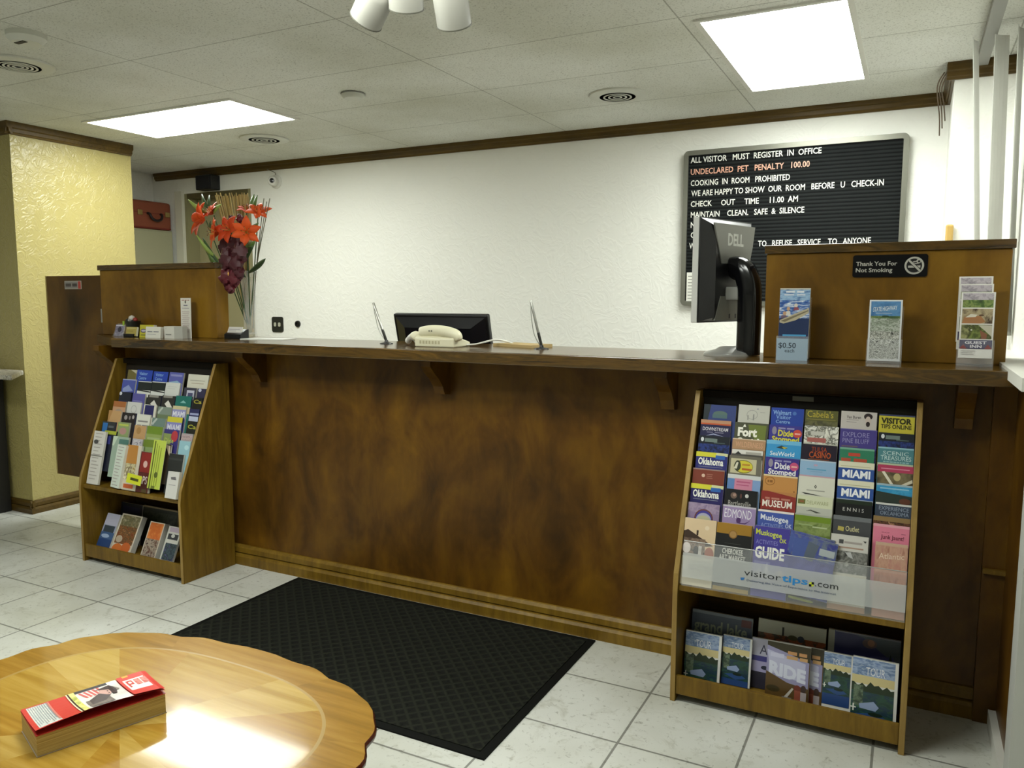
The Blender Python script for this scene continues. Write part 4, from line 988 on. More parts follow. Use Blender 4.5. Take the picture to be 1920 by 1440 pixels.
# burgundy drooping blooms, ruffled
def ruffle(u, v, y, r, mat, sz=1.0):
    c = at(u, v, 1, y); m = MB(); rr = random.Random(int(u + v)); vs = []; fs = []; A, B = 14, 10
    for i in range(B + 1):
        th = math.pi * i / B
        for j in range(A):
            p = 2 * math.pi * j / A; k = r * (1 + 0.22 * math.sin(3 * p + 5 * th) + 0.14 * rr.uniform(-1, 1))
            vs.append(c + Vector((k * math.sin(th) * math.cos(p), k * 0.75 * math.sin(th) * math.sin(p), k * sz * math.cos(th))))
    for i in range(B):
        for j in range(A): fs.append((i * A + j, (i + 1) * A + j, (i + 1) * A + (j + 1) % A, i * A + (j + 1) % A))
    m.add(vs, fs, mat); m.build('burgundy_bloom', fl, smooth=35)
for u, v, r, mt_, s in ((425, 460, 0.045, BUR, 1.2), (442, 458, 0.045, BUR, 1.1), (450, 474, 0.04, BUR, 1.2), (428, 486, 0.045, BUR, 1.2), (444, 494, 0.042, BUR, 1.2), (426, 520, 0.042, BUR2, 1.0), (438, 522, 0.040, BUR2, 1.0), (448, 512, 0.03, BUR, 1.1), (432, 540, 0.028, BUR2, 0.9), (434, 412, 0.02, BUR, 1.0), (450, 410, 0.02, BUR2, 1.0)):
    ruffle(u, v, 3.06 if v < 470 else 2.955, r, mt_, s)
MB().lathe([(0, -0.012), (0.004, 0), (0, 0.012)], Matrix.Translation(at(428, 513, 1, 2.91)), plain('d8a24a', 0.5), 8).build('petal_tip', fl)
def plf(u0, v0, u1, v1, y0, y1, w, mat, sag=0.015): leaf(at(u0, v0, 1, y0), at(u1, v1, 1, y1), w, mat, sag)
plf(392, 402, 353, 375, 3.10, 3.04, 0.014, GREEN2); plf(396, 400, 378, 364, 3.12, 3.14, 0.016, GREEN3); plf(398, 400, 392, 366, 3.12, 3.14, 0.016, GREEN3)
plf(400, 400, 414, 383, 3.10, 3.08, 0.012, GREEN2); plf(412, 490, 368, 441, 3.08, 3.02, 0.014, GREEN2); plf(412, 500, 380, 446, 3.08, 3.05, 0.022, GREEN3); plf(414, 505, 388, 470, 3.09, 3.05, 0.016, GREEN)
plf(474, 400, 476, 364, 3.12, 3.12, 0.015, GREEN); plf(478, 402, 482, 366, 3.12, 3.10, 0.012, GREEN); plf(460, 480, 478, 452, 3.06, 3.02, 0.024, GREEN); plf(458, 490, 474, 460, 3.06, 3.02, 0.020, GREEN3)
plf(465, 512, 497, 485, 3.08, 3.02, 0.014, GREEN3, -0.012); plf(470, 440, 484, 418, 3.08, 3.06, 0.016, GREEN); plf(452, 500, 460, 520, 3.05, 3.03, 0.016, GREEN3); plf(394, 415, 402, 436, 3.05, 3.03, 0.013, GREEN3)
rr = random.Random(3)
reed = None
for k in range(30):
    u = 404 + 62 * (k + rr.uniform(-0.3, 0.3)) / 29; v = 362 + 8 * rr.random() - 2 * math.sin(math.pi * k / 29)
    e = at(u, v, 1, 3.14 + 0.05 * rr.random()); a = Vector((VX + 0.02 * rr.uniform(-1, 1), VY + 0.015 * rr.uniform(-1, 1), CT + 0.03)); md = a * 0.45 + e * 0.55 + Vector((0, 0, 0.0))
    MB().tube([a, a * 0.6 + e * 0.4 + Vector((0, 0, 0.01)), e], [0.0022, 0.0028, 0.0032], plain(('a08a52', 'b09a62', '8c7642')[k % 3], 0.6), 6).build('dried_reed', fl, smooth=60)
for u0, v0 in ((500, 378), (506, 372), (495, 372)):
    stem((VX + 0.02, VY, CT + 0.05), tuple(at(u0, v0, 1, 3.1)), 0.0022, plain('5d5a40', 0.6), 'twig', Vector((VX + 0.055, VY, CT + 0.36)))
for k in range(5):
    MB().tube(smooth_path([(VX - 0.01 + 0.006 * k, VY - 0.012, CT + 0.025), (VX + 0.012 * (k - 2) * 0.6, VY - 0.01, CT + 0.16), (VX - 0.012 * (k - 2), VY - 0.01, CT + 0.33)], 4), 0.003, plain('8f8c5e', 0.5), 6).build('stem', fl, smooth=60)

# ================================================================== leaflets in the racks
TILT = 0.24
def leaf_at(u0, v0, u1, v1, base, design, label, H=0.215, off=0.0, thick=0.0055, tilt=TILT, zmin=0.422, roll=False, yaw=0.0, cat='brochure', name='brochure', group=None, edge='cfccc0'):
    a = slope_hit(u0, v0, off); c = slope_hit(u1, v1, off)
    W = c.x - a.x; z = (a.z + c.z) / 2 if not roll else a.z
    y = 2.612 + off + SL * (z - 0.49)
    rl = math.atan2(c.z - a.z, W) if roll else 0.0
    Hm = (z - zmin) * math.sqrt(1 + tilt * tilt)
    o = leaflet((a.x, y, z), W, min(H, Hm), tilt, thick, base, design, rl if roll else 0.0, yaw, edge=edge, name=name)
    return tag(o, label, cat, group or ('brochures in the right rack' if u0 > 900 else 'brochures in the left rack'))
WORD = ['leftmost', 'second', 'third', 'fourth', 'fifth', 'rightmost']
W_ = 'ece9de'
def T(s, u0, u1, vb, h, c, b=0.012, sl=0.0): return ('t', s, u0, u1, vb, h, c, b, sl)
OKL = [('r', 0, 0, 0.64, 0.15, 'd4cf3c'), ('r', 0.64, 0.0, 1, 0.10, 'cfd0a0'), ('r', 0.62, 0.08, 0.92, 0.20, '2f62b0'), T('Oklahoma', 0.08, 0.88, 0.40, 0.22, 'f0efe8', 0.03), ('r', 0.1, 0.46, 0.86, 0.475, '8d8fa0')]
def dixie(c1, c2):
    return [('e', 0.16, 0.18, 0.07, 0.13, '8d8798'), ('b', 0.28, 0.76, 0.12, 0.05, '8f8cb9', 2), T('Dixie', 0.28, 0.74, 0.34, 0.20, c1, 0.03), ('e', 0.86, 0.24, 0.13, 0.13, c2), ('b', 0.78, 0.95, 0.27, 0.05, 'e8aca4', 1), T('Stomped', 0.10, 0.92, 0.52, 0.17, c1, 0.03)]
def miami(): return [('r', 0, 0, 1, 0.2, 'dcd9c0'), ('r', 0.06, 0.13, 0.9, 0.15, 'b9b48a'), ('r', 0, 0.2, 1, 0.56, '2c4f96'), T('MIAMI', 0.12, 0.90, 0.48, 0.23, 'eef0f4', 0.035), ('r', 0, 0.56, 1, 0.7, 'a9b4c9')]
CITY = [('r', 0, 0, 1, 0.3, '131a24'), ('e', 0.12, 0.12, 0.05, 0.07, 'd4d6dc'), ('r', 0.2, 0.08, 0.6, 0.2, '6d7c78'), ('r', 0.5, 0.2, 0.85, 0.23, '4a5a5c'), ('r', 0, 0.26, 1, 0.6, (('10162a', '1c2a5c', '2c3f86', '0d1016'), 60))]
def bldg(v): return [('r', 0, 0, 1, v, (('e4e2d8', 'c9c6bb', '4a4c42', 'f0eee6', '6d7060'), 34)), ('r', 0.2, 0.18, 0.6, 0.3, 'c4c2ba'), ('r', 0.1, 0.38, 0.65, 0.52, 'a9605a')]
GUIDE = [T('Muskogee', 0.04, 0.78, 0.24, 0.16, 'c9d24a', 0.02, 0.05), T('OK', 0.72, 0.92, 0.42, 0.12, 'c9d24a', 0.02), T('ACTIVITIES', 0.06, 0.68, 0.52, 0.13, '8f8fd0', 0.0), T('GUIDE', 0.05, 0.88, 0.92, 0.33, 'f0efe8', 0.04), ('r', 0.05, 1.02, 0.5, 1.1, '6a68a8'), ('p', [(0.1, 1.5), (0.2, 1.1), (0.26, 1.3), (0.36, 1.5)], 'b9b6d0'), ('p', [(0.3, 1.5), (0.42, 1.05), (0.5, 1.5)], 'd0cede'), ('e', 0.8, 1.3, 0.08, 0.08, 'd9c4c0')]
MUSK = [('r', 0, 0, 1, 0.06, 'e4d9d4'), T('Muskogee', 0.08, 0.86, 0.28, 0.16, 'dfe3ec', 0.02, 0.04), T('OK', 0.78, 0.96, 0.46, 0.12, 'c4cce4', 0.02), T('ACTIVITIES', 0.10, 0.72, 0.50, 0.12, '8f9fd4', 0.0)]
RR = [
 # column 1
 (0, 1321, 758, 1381, 761, '31407a', [('p', [(0.0, 0.0), (0.22, 0.0), (0.14, 0.5), (0, 0.5)], '222c34'), ('e', 0.52, 0.28, 0.22, 0.09, '57706a'), ('r', 0.28, 0.30, 0.74, 0.42, '4f6a70'), ('r', 0.3, 0.5, 0.8, 0.6, '27325e')], 'dim slate blue brochure at the top'),
 (0, 1315, 785, 1371, 791, '1d1c46', [('r', 0, 0, 1, 0.11, 'b98a6a'), ('r', 0, 0.11, 1, 0.16, 'c0562e'), T('DOWNSTREAM', 0.08, 0.92, 0.36, 0.12, 'dcd9e0', 0.01), ('b', 0.22, 0.78, 0.43, 0.03, '7d7a94', 2), ('p', [(0.2, 0.54), (0.45, 0.45), (0.8, 0.54), (0.45, 0.49)], 'a9b0d0')], 'navy brochure with an orange top band'),
 (0, 1311, 815, 1369, 821, '10131d', [('r', 0, 0, 1, 0.03, '8d8f96')] + CITY, 'black night skyline brochure'),
 (0, 1306, 846, 1365, 851, '2a2d74', OKL + [('r', -0.0, 0.1, 0.0, 0.2, 'a02c2c')], 'upper navy and yellow Oklahoma brochure'),
 (0, 1300, 877, 1359, 882, '7c3a2c', [('r', 0, 0, 1, 0.04, '9a8078'), ('e', 0.34, 0.22, 0.055, 0.055, 'd9b9a4'), ('r', 0.44, 0.16, 0.64, 0.18, 'a87060'), ('r', 0.44, 0.22, 0.62, 0.24, 'a87060'), ('r', 0.44, 0.28, 0.64, 0.30, 'a87060')], 'plain brick red brochure'),
 (0, 1296, 906, 1357, 911, '26215e', OKL, 'lower navy and yellow Oklahoma brochure'),
 (0, 1291, 942, 1350, 946, '8d7a9c', [('r', 0, 0, 1, 0.3, (('8a7796', 'a592ac', '75658c'), 30)), ('e', 0.52, 0.48, 0.30, 0.30, '6d3f3a'), ('e', 0.52, 0.48, 0.26, 0.26, '3f3a8e'), ('e', 0.52, 0.52, 0.24, 0.22, 'a8a8c0'), ('e', 0.52, 0.58, 0.24, 0.2, 'b8b494')], 'mauve brochure with a rainbow arch'),
 (0, 1285, 971, 1344, 976, 'd8bf9c', [('e', 0.72, 0.26, 0.07, 0.07, 'e2cfb4'), ('p', [(0.0, 0.42), (0.12, 0.36), (0.95, 0.80), (0.72, 0.84), (0.0, 0.62)], '3f2f26'), ('r', 0.40, 0.36, 0.46, 0.52, '38281f'), ('r', 0.0, 0.62, 0.7, 1.2, (('5c4a40', '8a7464', '2d2420'), 50)), ('e', 0.12, 0.94, 0.13, 0.17, 'd8cdc8'), ('e', 0.42, 1.0, 0.08, 0.15, '2f2a2c'), ('r', 0.5, 0.84, 0.6, 1.2, 'c9c2bc'), ('e', 0.84, 1.05, 0.14, 0.2, 'a8604a'), ('r', 0, 1.2, 1, 2.2, 'd2c8ae'), T('580-765-7373', 0.24, 0.92, 1.62, 0.06, '5a5348', 0.012), ('r', 0.24, 1.46, 0.9, 1.49, '9a927e')], 'tall cream barn brochure at the front'),
 # column 2
 (1, 1386, 757, 1444, 763, 'c4c3ba', [('e', 0.45, 0.32, 0.18, 0.16, 'a3a29c'), ('e', 0.45, 0.32, 0.16, 0.14, 'c4c3ba'), ('r', 0.3, 0.34, 0.34, 0.5, '9a9994'), ('r', 0.48, 0.3, 0.52, 0.5, '8f8e8a'), ('r', 0.6, 0.1, 0.64, 0.14, '7a7f9c'), ('r', 0.7, 0.22, 0.86, 0.235, 'a5a49e')], 'white brochure with a pencil sketch at the top'),
 (1, 1379, 789, 1441, 797, '4a4c38', [('p', [(0.4, 0.06), (0.95, 0.06), (0.92, 0.6), (0.7, 0.6), (0.45, 0.3)], '6d7a34'), ('p', [(0.24, 0.14), (0.3, 0.04), (0.34, 0.14)], 'f0efe4'), T('Fort', 0.10, 0.68, 0.42, 0.26, 'f4f2e6', 0.05), T('Smith', 0.10, 0.85, 0.74, 0.26, 'f4f2e6', 0.05)], 'olive brochure with bold white Fort lettering'),
 (1, 1374, 821, 1436, 826, 'b08a68', [('r', 0, 0, 1, 0.03, 'd4bfa4'), T('WILDERNESS', 0.1, 0.92, 0.26, 0.17, 'cfa080', 0.012), ('r', 0, 0.32, 1, 0.36, '8d6a4e')], 'tan brochure with a pale embossed title'),
 (1, 1373, 842, 1431, 846, 'c9c5be', [('r', 0, 0, 1, 0.12, 'd9d6d0'), ('p', [(0.1, 0.16), (0.2, 0.06), (0.32, 0.16)], '2d2c2a'), ('r', 0.45, 0.06, 0.95, 0.16, 'a9a49c'), ('r', 0, 0.15, 1, 0.3, '4a4844')], 'white and charcoal brochure showing only its top strip'),
 (1, 1368, 853, 1428, 858, '6d685c', [('r', 0.06, 0.09, 0.86, 0.56, 'c4bd9c'), ('e', 0.46, 0.34, 0.30, 0.21, '57591f'), ('e', 0.47, 0.34, 0.28, 0.19, 'cfc23c'), ('e', 0.28, 0.32, 0.10, 0.17, '3a4030'), ('p', [(0.16, 0.42), (0.25, 0.2), (0.3, 0.22), (0.26, 0.42)], 'd6d3bd'), ('b', 0.42, 0.66, 0.30, 0.05, 'bc8430', 1), ('b', 0.42, 0.72, 0.45, 0.06, 'b8602c', 1)], 'cream brochure with a big yellow oval emblem'),
 (1, 1365, 888, 1427, 894, '7f9cc9', [('r', 0, 0, 1, 0.13, 'cfd0d0'), ('r', 0, 0.13, 0.22, 0.5, '5d82b8'), ('r', 0.22, 0.12, 0.76, 0.5, 'c9829c'), ('r', 0.28, 0.20, 0.7, 0.24, 'b0567c'), ('r', 0.28, 0.30, 0.66, 0.33, 'b0567c')], 'sky blue brochure with a pink panel'),
 (1, 1360, 915, 1421, 922, '131418', [('e', 0.28, 0.2, 0.10, 0.10, '6d5a50'), ('e', 0.30, 0.18, 0.05, 0.05, 'a9897c'), ('e', 0.50, 0.2, 0.03, 0.08, '5a3a36'), ('e', 0.68, 0.18, 0.055, 0.06, 'd0d0cc'), T('Bartlesville', 0.12, 0.82, 0.52, 0.17, '9c9a96', 0.015)], 'black brochure with three small round pictures'),
 (1, 1356, 946, 1418, 952, '9a86b0', [('r', 0, 0, 1, 0.05, 'c4c0cc'), T('EDMOND', 0.06, 0.88, 0.38, 0.28, 'e2dfe8', 0.0), ('e', 0.50, 0.44, 0.07, 0.09, '4f3266'), ('p', [(0.4, 0.52), (0.7, 0.5), (0.86, 0.4), (0.7, 0.54)], '5d4274'), ('r', 0, 0.54, 1, 0.8, 'a98ca4')], 'lilac brochure with a dancer and tall white title'),
 (1, 1345, 980, 1412, 985, '17181a', [('r', 0, 0, 0.98, 0.30, '9c7426'), ('e', 0.47, 0.30, 0.12, 0.12, '8a6430'), ('e', 0.47, 0.30, 0.09, 0.09, 'a98450'), T('CHEROKEE', 0.20, 0.78, 0.86, 0.15, 'd8d6ce', 0.02), T('ART MARKET', 0.12, 0.86, 1.04, 0.15, 'd8d6ce', 0.02), ('r', 0.25, 0.56, 0.7, 0.575, '4a4a48'), ('r', 0, 1.15, 1, 1.9, '4a4a44'), ('r', 0, 1.8, 1, 2.4, '9c8440')], 'gold topped black brochure at the front'),
 # column 3
 (2, 1447, 764, 1508, 767, '1f3f9c', [T('Walmart', 0.06, 0.62, 0.22, 0.14, '8fb4e4', 0.02), ('e', 0.72, 0.16, 0.06, 0.06, '4a72b8'), T('Visitor', 0.16, 0.62, 0.36, 0.13, '8fb4e4', 0.01), T('Centre', 0.16, 0.60, 0.50, 0.11, '8fb4e4', 0.01)], 'royal blue visitor centre brochure at the top'),
 (2, 1443, 796, 1505, 800, '39358c', dixie('d9cf3c', 'c9483c'), 'upper purple brochure with yellow lettering'),
 (2, 1438, 824, 1503, 829, '3a94cc', [('r', 0, 0, 1, 0.12, '6fb4dc'), ('p', [(0.28, 0.22), (0.44, 0.15), (0.62, 0.23), (0.46, 0.25)], '2f3a3c'), ('p', [(0.44, 0.19), (0.62, 0.2), (0.52, 0.25)], 'c9b83c'), T('SeaWorld', 0.12, 0.82, 0.46, 0.13, 'dfeaf2', 0.015), ('r', 0, 0.5, 1, 0.7, '4a86b4')], 'bright sky blue brochure with an orca emblem'),
 (2, 1436, 857, 1499, 861, '3a2f84', dixie('e6e4ea', 'c4507c'), 'lower purple brochure with white lettering'),
 (2, 1432, 889, 1496, 894, 'c0884a', [('r', 0, 0, 1, 0.05, 'ddcaa0'), ('e', 0.2, 0.2, 0.15, 0.13, '8a5a28'), ('e', 0.2, 0.2, 0.13, 0.11, 'c0884a'), ('b', 0.13, 0.28, 0.24, 0.07, '8a5a28', 2), ('e', 0.92, 0.46, 0.02, 0.02, '7c4a28')], 'tan orange brochure with a round brown stamp'),
 (2, 1428, 918, 1493, 927, '8c2f2a', [('p', [(0, 0), (1, 0), (1, 0.12), (0.2, 0.0)], 'b57c48'), ('b', 0.12, 0.84, 0.24, 0.055, 'b87868', 3), T('MUSEUM', 0.05, 0.90, 0.46, 0.20, 'f0e6dc', 0.02), ('r', 0.06, 0.54, 0.36, 0.64, '4a1c1c')], 'dark red museum brochure'),
 (2, 1422, 954, 1489, 962, '4256a4', MUSK, 'blue activities brochure with white script'),
 (2, 1416, 985, 1482, 993, '443c94', GUIDE, 'purple activities GUIDE brochure at the front'),
 # column 4
 (3, 1511, 768, 1572, 771, '5a5a2c', [T("Cabela's", 0.06, 0.86, 0.24, 0.22, 'b9a83a', 0.0), ('r', 0.04, 0.30, 0.94, 0.32, '8d8348'), ('r', 0, 0.36, 1, 0.7, (('4a4a34', '6d6a44', '35352a'), 30))], 'olive brochure with a yellow script title at the top'),
 (3, 1509, 797, 1573, 801, 'c4c2b4', bldg(0.56), 'white brochure with a building photograph'),
 (3, 1504, 832, 1570, 836, '1c1226', [T('TULSA', 0.28, 0.72, 0.22, 0.15, 'a8441c', 0.0), T('CASINO', 0.22, 0.84, 0.40, 0.18, 'b0501f', 0.02), ('r', 0.2, 0.44, 0.8, 0.46, '8c4a20')], 'black brochure with glowing orange lettering'),
 (3, 1501, 861, 1568, 866, '8fb0d0', [('r', 0, 0, 1, 0.04, 'b4c4d4'), ('e', 0.44, 0.15, 0.06, 0.03, 'b99cb4'), ('r', 0.2, 0.26, 0.74, 0.29, '5a9cc0'), ('r', 0.3, 0.33, 0.64, 0.35, '7fa4c4'), ('r', 0, 0.46, 1, 0.6, 'c4a0ac')], 'pale blue brochure'),
 (3, 1498, 893, 1566, 897, 'd4d3c6', [('p', [(0.44, 0.28), (0.48, 0.22), (0.52, 0.28), (0.48, 0.34)], '5a5a52'), ('p', [(0.465, 0.28), (0.48, 0.255), (0.495, 0.28), (0.48, 0.305)], 'd4d3c6'), ('b', 0.24, 0.74, 0.41, 0.03, 'a4a49a', 1), ('p', [(0.1, 0.47), (0.3, 0.49), (0.7, 0.54), (0.2, 0.52)], '2a2a28')], 'off white brochure with a small diamond mark'),
 (3, 1495, 927, 1562, 934, 'cfd2b4', [('r', 0.03, 0.12, 0.24, 0.26, '6a7038'), ('r', 0.08, 0.16, 0.2, 0.22, '8c5a3c'), T('DELAWARE', 0.28, 0.88, 0.25, 0.11, 'a5aa80', 0.0), ('r', 0, 0.34, 1, 0.7, 'b9bbb0'), ('p', [(0.26, 0.46), (0.4, 0.41), (0.7, 0.48), (0.56, 0.50), (0.4, 0.44)], '4a4c44')], 'pale green brochure with a small square picture'),
 (3, 1491, 962, 1559, 968, '667c2c', [('r', 0, 0, 1, 0.05, 'a4a89c'), ('r', 0, 0.05, 1, 0.22, '6f8a24'), ('r', 0, 0.22, 1, 0.6, (('6f7f4a', '8a9a5c', '56682e'), 20)), ('r', 0.12, 0.3, 0.5, 0.33, '9cae7a'), ('r', 0.5, 0.34, 0.9, 0.38, 'b4c094')], 'grass green brochure'),
 # column 5
 (4, 1578, 770, 1645, 774, 'c4bdb8', [T('Van Buren', 0.16, 0.56, 0.22, 0.09, '5a5254', 0.015), ('r', 0.16, 0.25, 0.5, 0.27, 'a39c9a'), ('r', 0.16, 0.32, 0.44, 0.34, 'a39c9a'), ('e', 0.76, 0.14, 0.12, 0.10, '2b2022'), ('e', 0.76, 0.26, 0.075, 0.13, 'c9b9b0'), ('e', 0.76, 0.37, 0.055, 0.08, '2b2022')], 'white brochure with a bearded face drawing at the top'),
 (4, 1576, 802, 1645, 808, '443a84', [('r', 0, 0, 1, 0.02, '6d66a0'), T('EXPLORE', 0.08, 0.80, 0.24, 0.15, '9a96c4', -0.005), T('PINE BLUFF', 0.08, 0.80, 0.42, 0.14, '9a96c4', -0.005), ('r', 0.06, 0.5, 0.5, 0.54, '6d5a6a')], 'violet explore brochure'),
 (4, 1575, 838, 1640, 843, '2f7a5c', [('r', 0, 0, 1, 0.06, '74a890'), ('b', 0.26, 0.60, 0.26, 0.10, 'bd4434', 1), ('b', 0.06, 0.80, 0.43, 0.10, 'b04a34', 2)], 'green brochure with red lettering'),
 (4, 1573, 864, 1640, 869, '2c4f96', miami(), 'upper blue and cream MIAMI brochure'),
 (4, 1571, 898, 1639, 905, '2c4f96', miami(), 'lower blue and cream MIAMI brochure'),
 (4, 1568, 935, 1636, 941, '101114', [('r', 0, 0, 1, 0.12, '1c2a1c'), T('E N N I S', 0.20, 0.78, 0.34, 0.11, 'c9c8c4', 0.0)], 'black brochure with wide spaced white letters'),
 (4, 1563, 966, 1634, 972, '45464a', [('r', 0, 0, 1, 0.12, '6f7276'), ('p', [(0.14, 0.30), (0.3, 0.32), (0.29, 0.44), (0.13, 0.42)], 'b9ab5a'), T('Outlet', 0.34, 0.70, 0.42, 0.15, 'd4cda0', 0.01)], 'grey brochure with a yellow square emblem'),
 (4, 1559, 1000, 1629, 1008, 'c9c6c0', [('r', 0.22, 0.14, 0.34, 0.26, '4a4a4c'), ('r', 0.36, 0.18, 0.84, 0.24, 'a49c98'), ('p', [(0.86, 0.12), (0.95, 0.12), (0.92, 0.18)], '3a3a3a'), ('r', 0.18, 0.34, 0.88, 0.38, 'a88a7a'), ('r', 0, 0.46, 1, 1.1, (('3f3f3d', '8a8a86', '5c5c58', 'a9a9a4'), 24)), ('p', [(0.4, 0.5), (0.55, 0.48), (0.62, 0.66), (0.5, 0.62)], 'b9b9b9'), ('r', 0, 1.1, 1, 2.1, 'c9c6b9'), ('r', 0, 2.0, 1, 2.3, 'a47c58')], 'grey mountain photograph brochure at the front'),
 # column 6
 (5, 1649, 776, 1716, 780, 'c4b93c', [('r', 0, 0, 1, 0.05, '3a4160'), T('VISITOR', 0.06, 0.92, 0.28, 0.17, '25240f', 0.045), T('TIPS ONLINE', 0.06, 0.92, 0.44, 0.13, '25240f', 0.025)], 'yellow visitor tips brochure at the top'),
 (5, 1648, 810, 1715, 815, '161d48', [('r', 0, 0, 1, 0.03, '2c3260')] + CITY, 'dark blue night skyline brochure'),
 (5, 1647, 837, 1714, 842, '4a8088', [('r', 0, 0, 1, 0.05, '8db8c4'), T('SCENIC', 0.14, 0.86, 0.24, 0.12, 'bcd4d4', 0.005), T('TREASURES', 0.08, 0.94, 0.40, 0.14, 'bcd4d4', 0.005), ('b', 0.16, 0.88, 0.48, 0.04, '8fb8bc', 8), ('r', 0, 0.5, 1, 0.6, 'b4c0a4')], 'teal brochure with pale spaced title'),
 (5, 1646, 870, 1713, 876, '6a5f45', [('r', 0, 0, 1, 0.22, 'b03a5c'), ('r', 0.1, 0.1, 0.9, 0.13, 'd48aa0'), ('r', 0, 0.22, 1, 0.7, (('4a4230', '7c7052', '6a5f45', '3a3428'), 14)), ('p', [(0.12, 0.22), (0.2, 0.2), (0.46, 0.58), (0.38, 0.6)], 'dcd6c4'), ('e', 0.56, 0.36, 0.10, 0.12, 'b9ab7c'), ('p', [(0.66, 0.6), (0.98, 0.40), (1.0, 0.5), (0.76, 0.62)], 'd4cdb9')], 'brochure with a crimson band over pale bones'),
 (5, 1644, 905, 1712, 912, '2f7fae', [('r', 0, 0, 1, 0.06, '9cb4c0'), ('r', 0, 0.06, 1, 0.3, (('2a86bc', '3f9cc9', '1f6f9c'), 20)), ('r', 0.1, 0.12, 0.9, 0.16, '8fc0d8'), ('p', [(0, 0.24), (1, 0.34), (1, 0.6), (0, 0.6)], '29352f'), ('e', 0.8, 0.50, 0.16, 0.1, '5c3424')], 'turquoise sky brochure'),
 (5, 1642, 941, 1709, 948, '343e50', [('r', 0, 0, 1, 0.06, 'd0d0cc'), T('EXPERIENCE', 0.10, 0.94, 0.22, 0.12, '8f9cb0', 0.0), T('OKLAHOMA', 0.14, 0.94, 0.37, 0.12, '8f9cb0', 0.0), ('r', 0.3, 0.42, 0.9, 0.44, '7c8aa0')], 'slate experience Oklahoma brochure'),
 (5, 1638, 966, 1707, 974, '6d5638', [('r', 0, 0, 1, 0.14, '8a7048'), ('r', 0, 0.14, 1, 0.3, (('3c2418', '6d4430', '2a1a12', 'a87c5c'), 50))], 'brown brochure peeping over the pink card'),
 (5, 1638, 981, 1706, 988, 'dc7f98', [('r', 0, 0, 1, 0.08, 'e0a0ae'), T('SHOP', 0.24, 0.46, 0.26, 0.03, 'a85a72'), ('r', 0.78, 0.24, 0.9, 0.26, 'a85a72'), T('Junk Jaunt!', 0.22, 0.86, 0.44, 0.13, '6d2a3c', 0.01)], 'bright pink card'),
 (5, 1642, 1015, 1703, 1023, 'b98a74', [('r', 0, 0, 1, 0.1, 'c4a48c'), ('r', 0, 0.1, 1, 0.9, (('b98478', 'c49a84', 'a87464'), 10, (6, 6, 1))), T('Atlantic', 0.12, 0.9, 0.56, 0.2, 'e2cdb9', 0.0, -0.06), ('r', 0, 1.0, 1, 2.0, (('a86a4e', 'b98068', '9a5c44'), 8, (6, 6, 1)))], 'dusty pink brochure with white script at the front'),
]
for col, u0, v0, u1, v1, base, des, look in RR:
    front = 'front' in look
    leaf_at(u0, v0, u1, v1, base, des, '%s of the %s column, right rack' % (look, WORD[col]), off=0.0 if not front else -0.014, H=0.25 if front else 0.215, thick=0.012 if front else 0.0055, zmin=0.421)
# blue leaflets slumped sideways at the front of column four
for k, (du, dv) in enumerate(((0, 0), (-6, -7), (-3, -3))[:2]):
    leaf_at(1490 + du, 1000 + dv, 1573 + du, 1022 + dv, '3f4488', [('r', 0, 0, 1, 0.5, (('5a68a4', '46509a', '6a7484', '3a4088'), 16)), ('p', [(0.0, 0.1), (0.35, 0.05), (0.3, 0.7), (0.05, 0.6)], '4a5c9c'), ('p', [(0.35, 0.1), (0.6, 0.15), (0.5, 0.6), (0.3, 0.5)], '5a6474'), ('p', [(0.62, 0.20), (0.96, 0.20), (0.96, 0.36), (0.62, 0.36)], 'a9b0b4'), ('p', [(0.0, 0.9), (0.2, 0.86), (0.3, 1.1), (0.1, 1.1)], '8a94c4'), ('r', 0, 0.55, 0.9, 1.6, (('3a3c84', '4a4c98', '302f70'), 12))],
            ('front one of two slumped blue brochures, fourth column of the right rack', 'rear one of two slumped blue brochures, fourth column of the right rack')[k], off=-0.024 + 0.008 * k, thick=0.006, roll=True, H=0.19)
pen = MB(); a = at(1478, 1116, 1, 2.625); c = at(1524, 1134, 1, 2.625); a.z = 0.432; c.z = 0.424
pen.tube([a, a * 0.1 + c * 0.9, c], [0.0045, 0.0045, 0.002], plain('c4d23a', 0.4), 8)
tag(pen.build('highlighter_pen', smooth=50), 'lime yellow pen lying on the middle shelf of the right rack behind the clear front', 'pen')
# clear front of the right rack with its frosted printed band
m = MB(); zt = 0.573
XA, XB = -0.664, 0.026
q = [(XA, 2.590, 0.421), (XB, 2.590, 0.421), (XB, 2.615, zt), (XA, 2.615, zt)]
m.add(q + [(x, y + 0.003, z) for x, y, z in q], [(0, 1, 2, 3), (7, 6, 5, 4), (0, 4, 5, 1), (1, 5, 6, 2), (2, 6, 7, 3), (3, 7, 4, 0)], M_ACRYL)
ac = m.build('clear_front', R1)
MB().tube([(XA, 2.6155, zt), (XB, 2.6155, zt)], 0.0016, plain('a9aaa6', 0.25), 6).build('polished_edge', ac)
fr_m = glass('frosted_band', (0.60, 0.62, 0.62), 0.62, 0.35)
m = MB(); F = Face(m, (XA, 2.5895 + 0.1645 * (0.5335 - 0.421), 0.5335), (1, 0, 0), (0, -0.1645, -1), XB - XA)
F.rect(0, 0, 1, 0.122, fr_m); bd = m.build('frosted_band', ac)
m = MB(); F2 = Face(m, F.P + F.n * 0.0006, F.ux, F.ud, F.W)
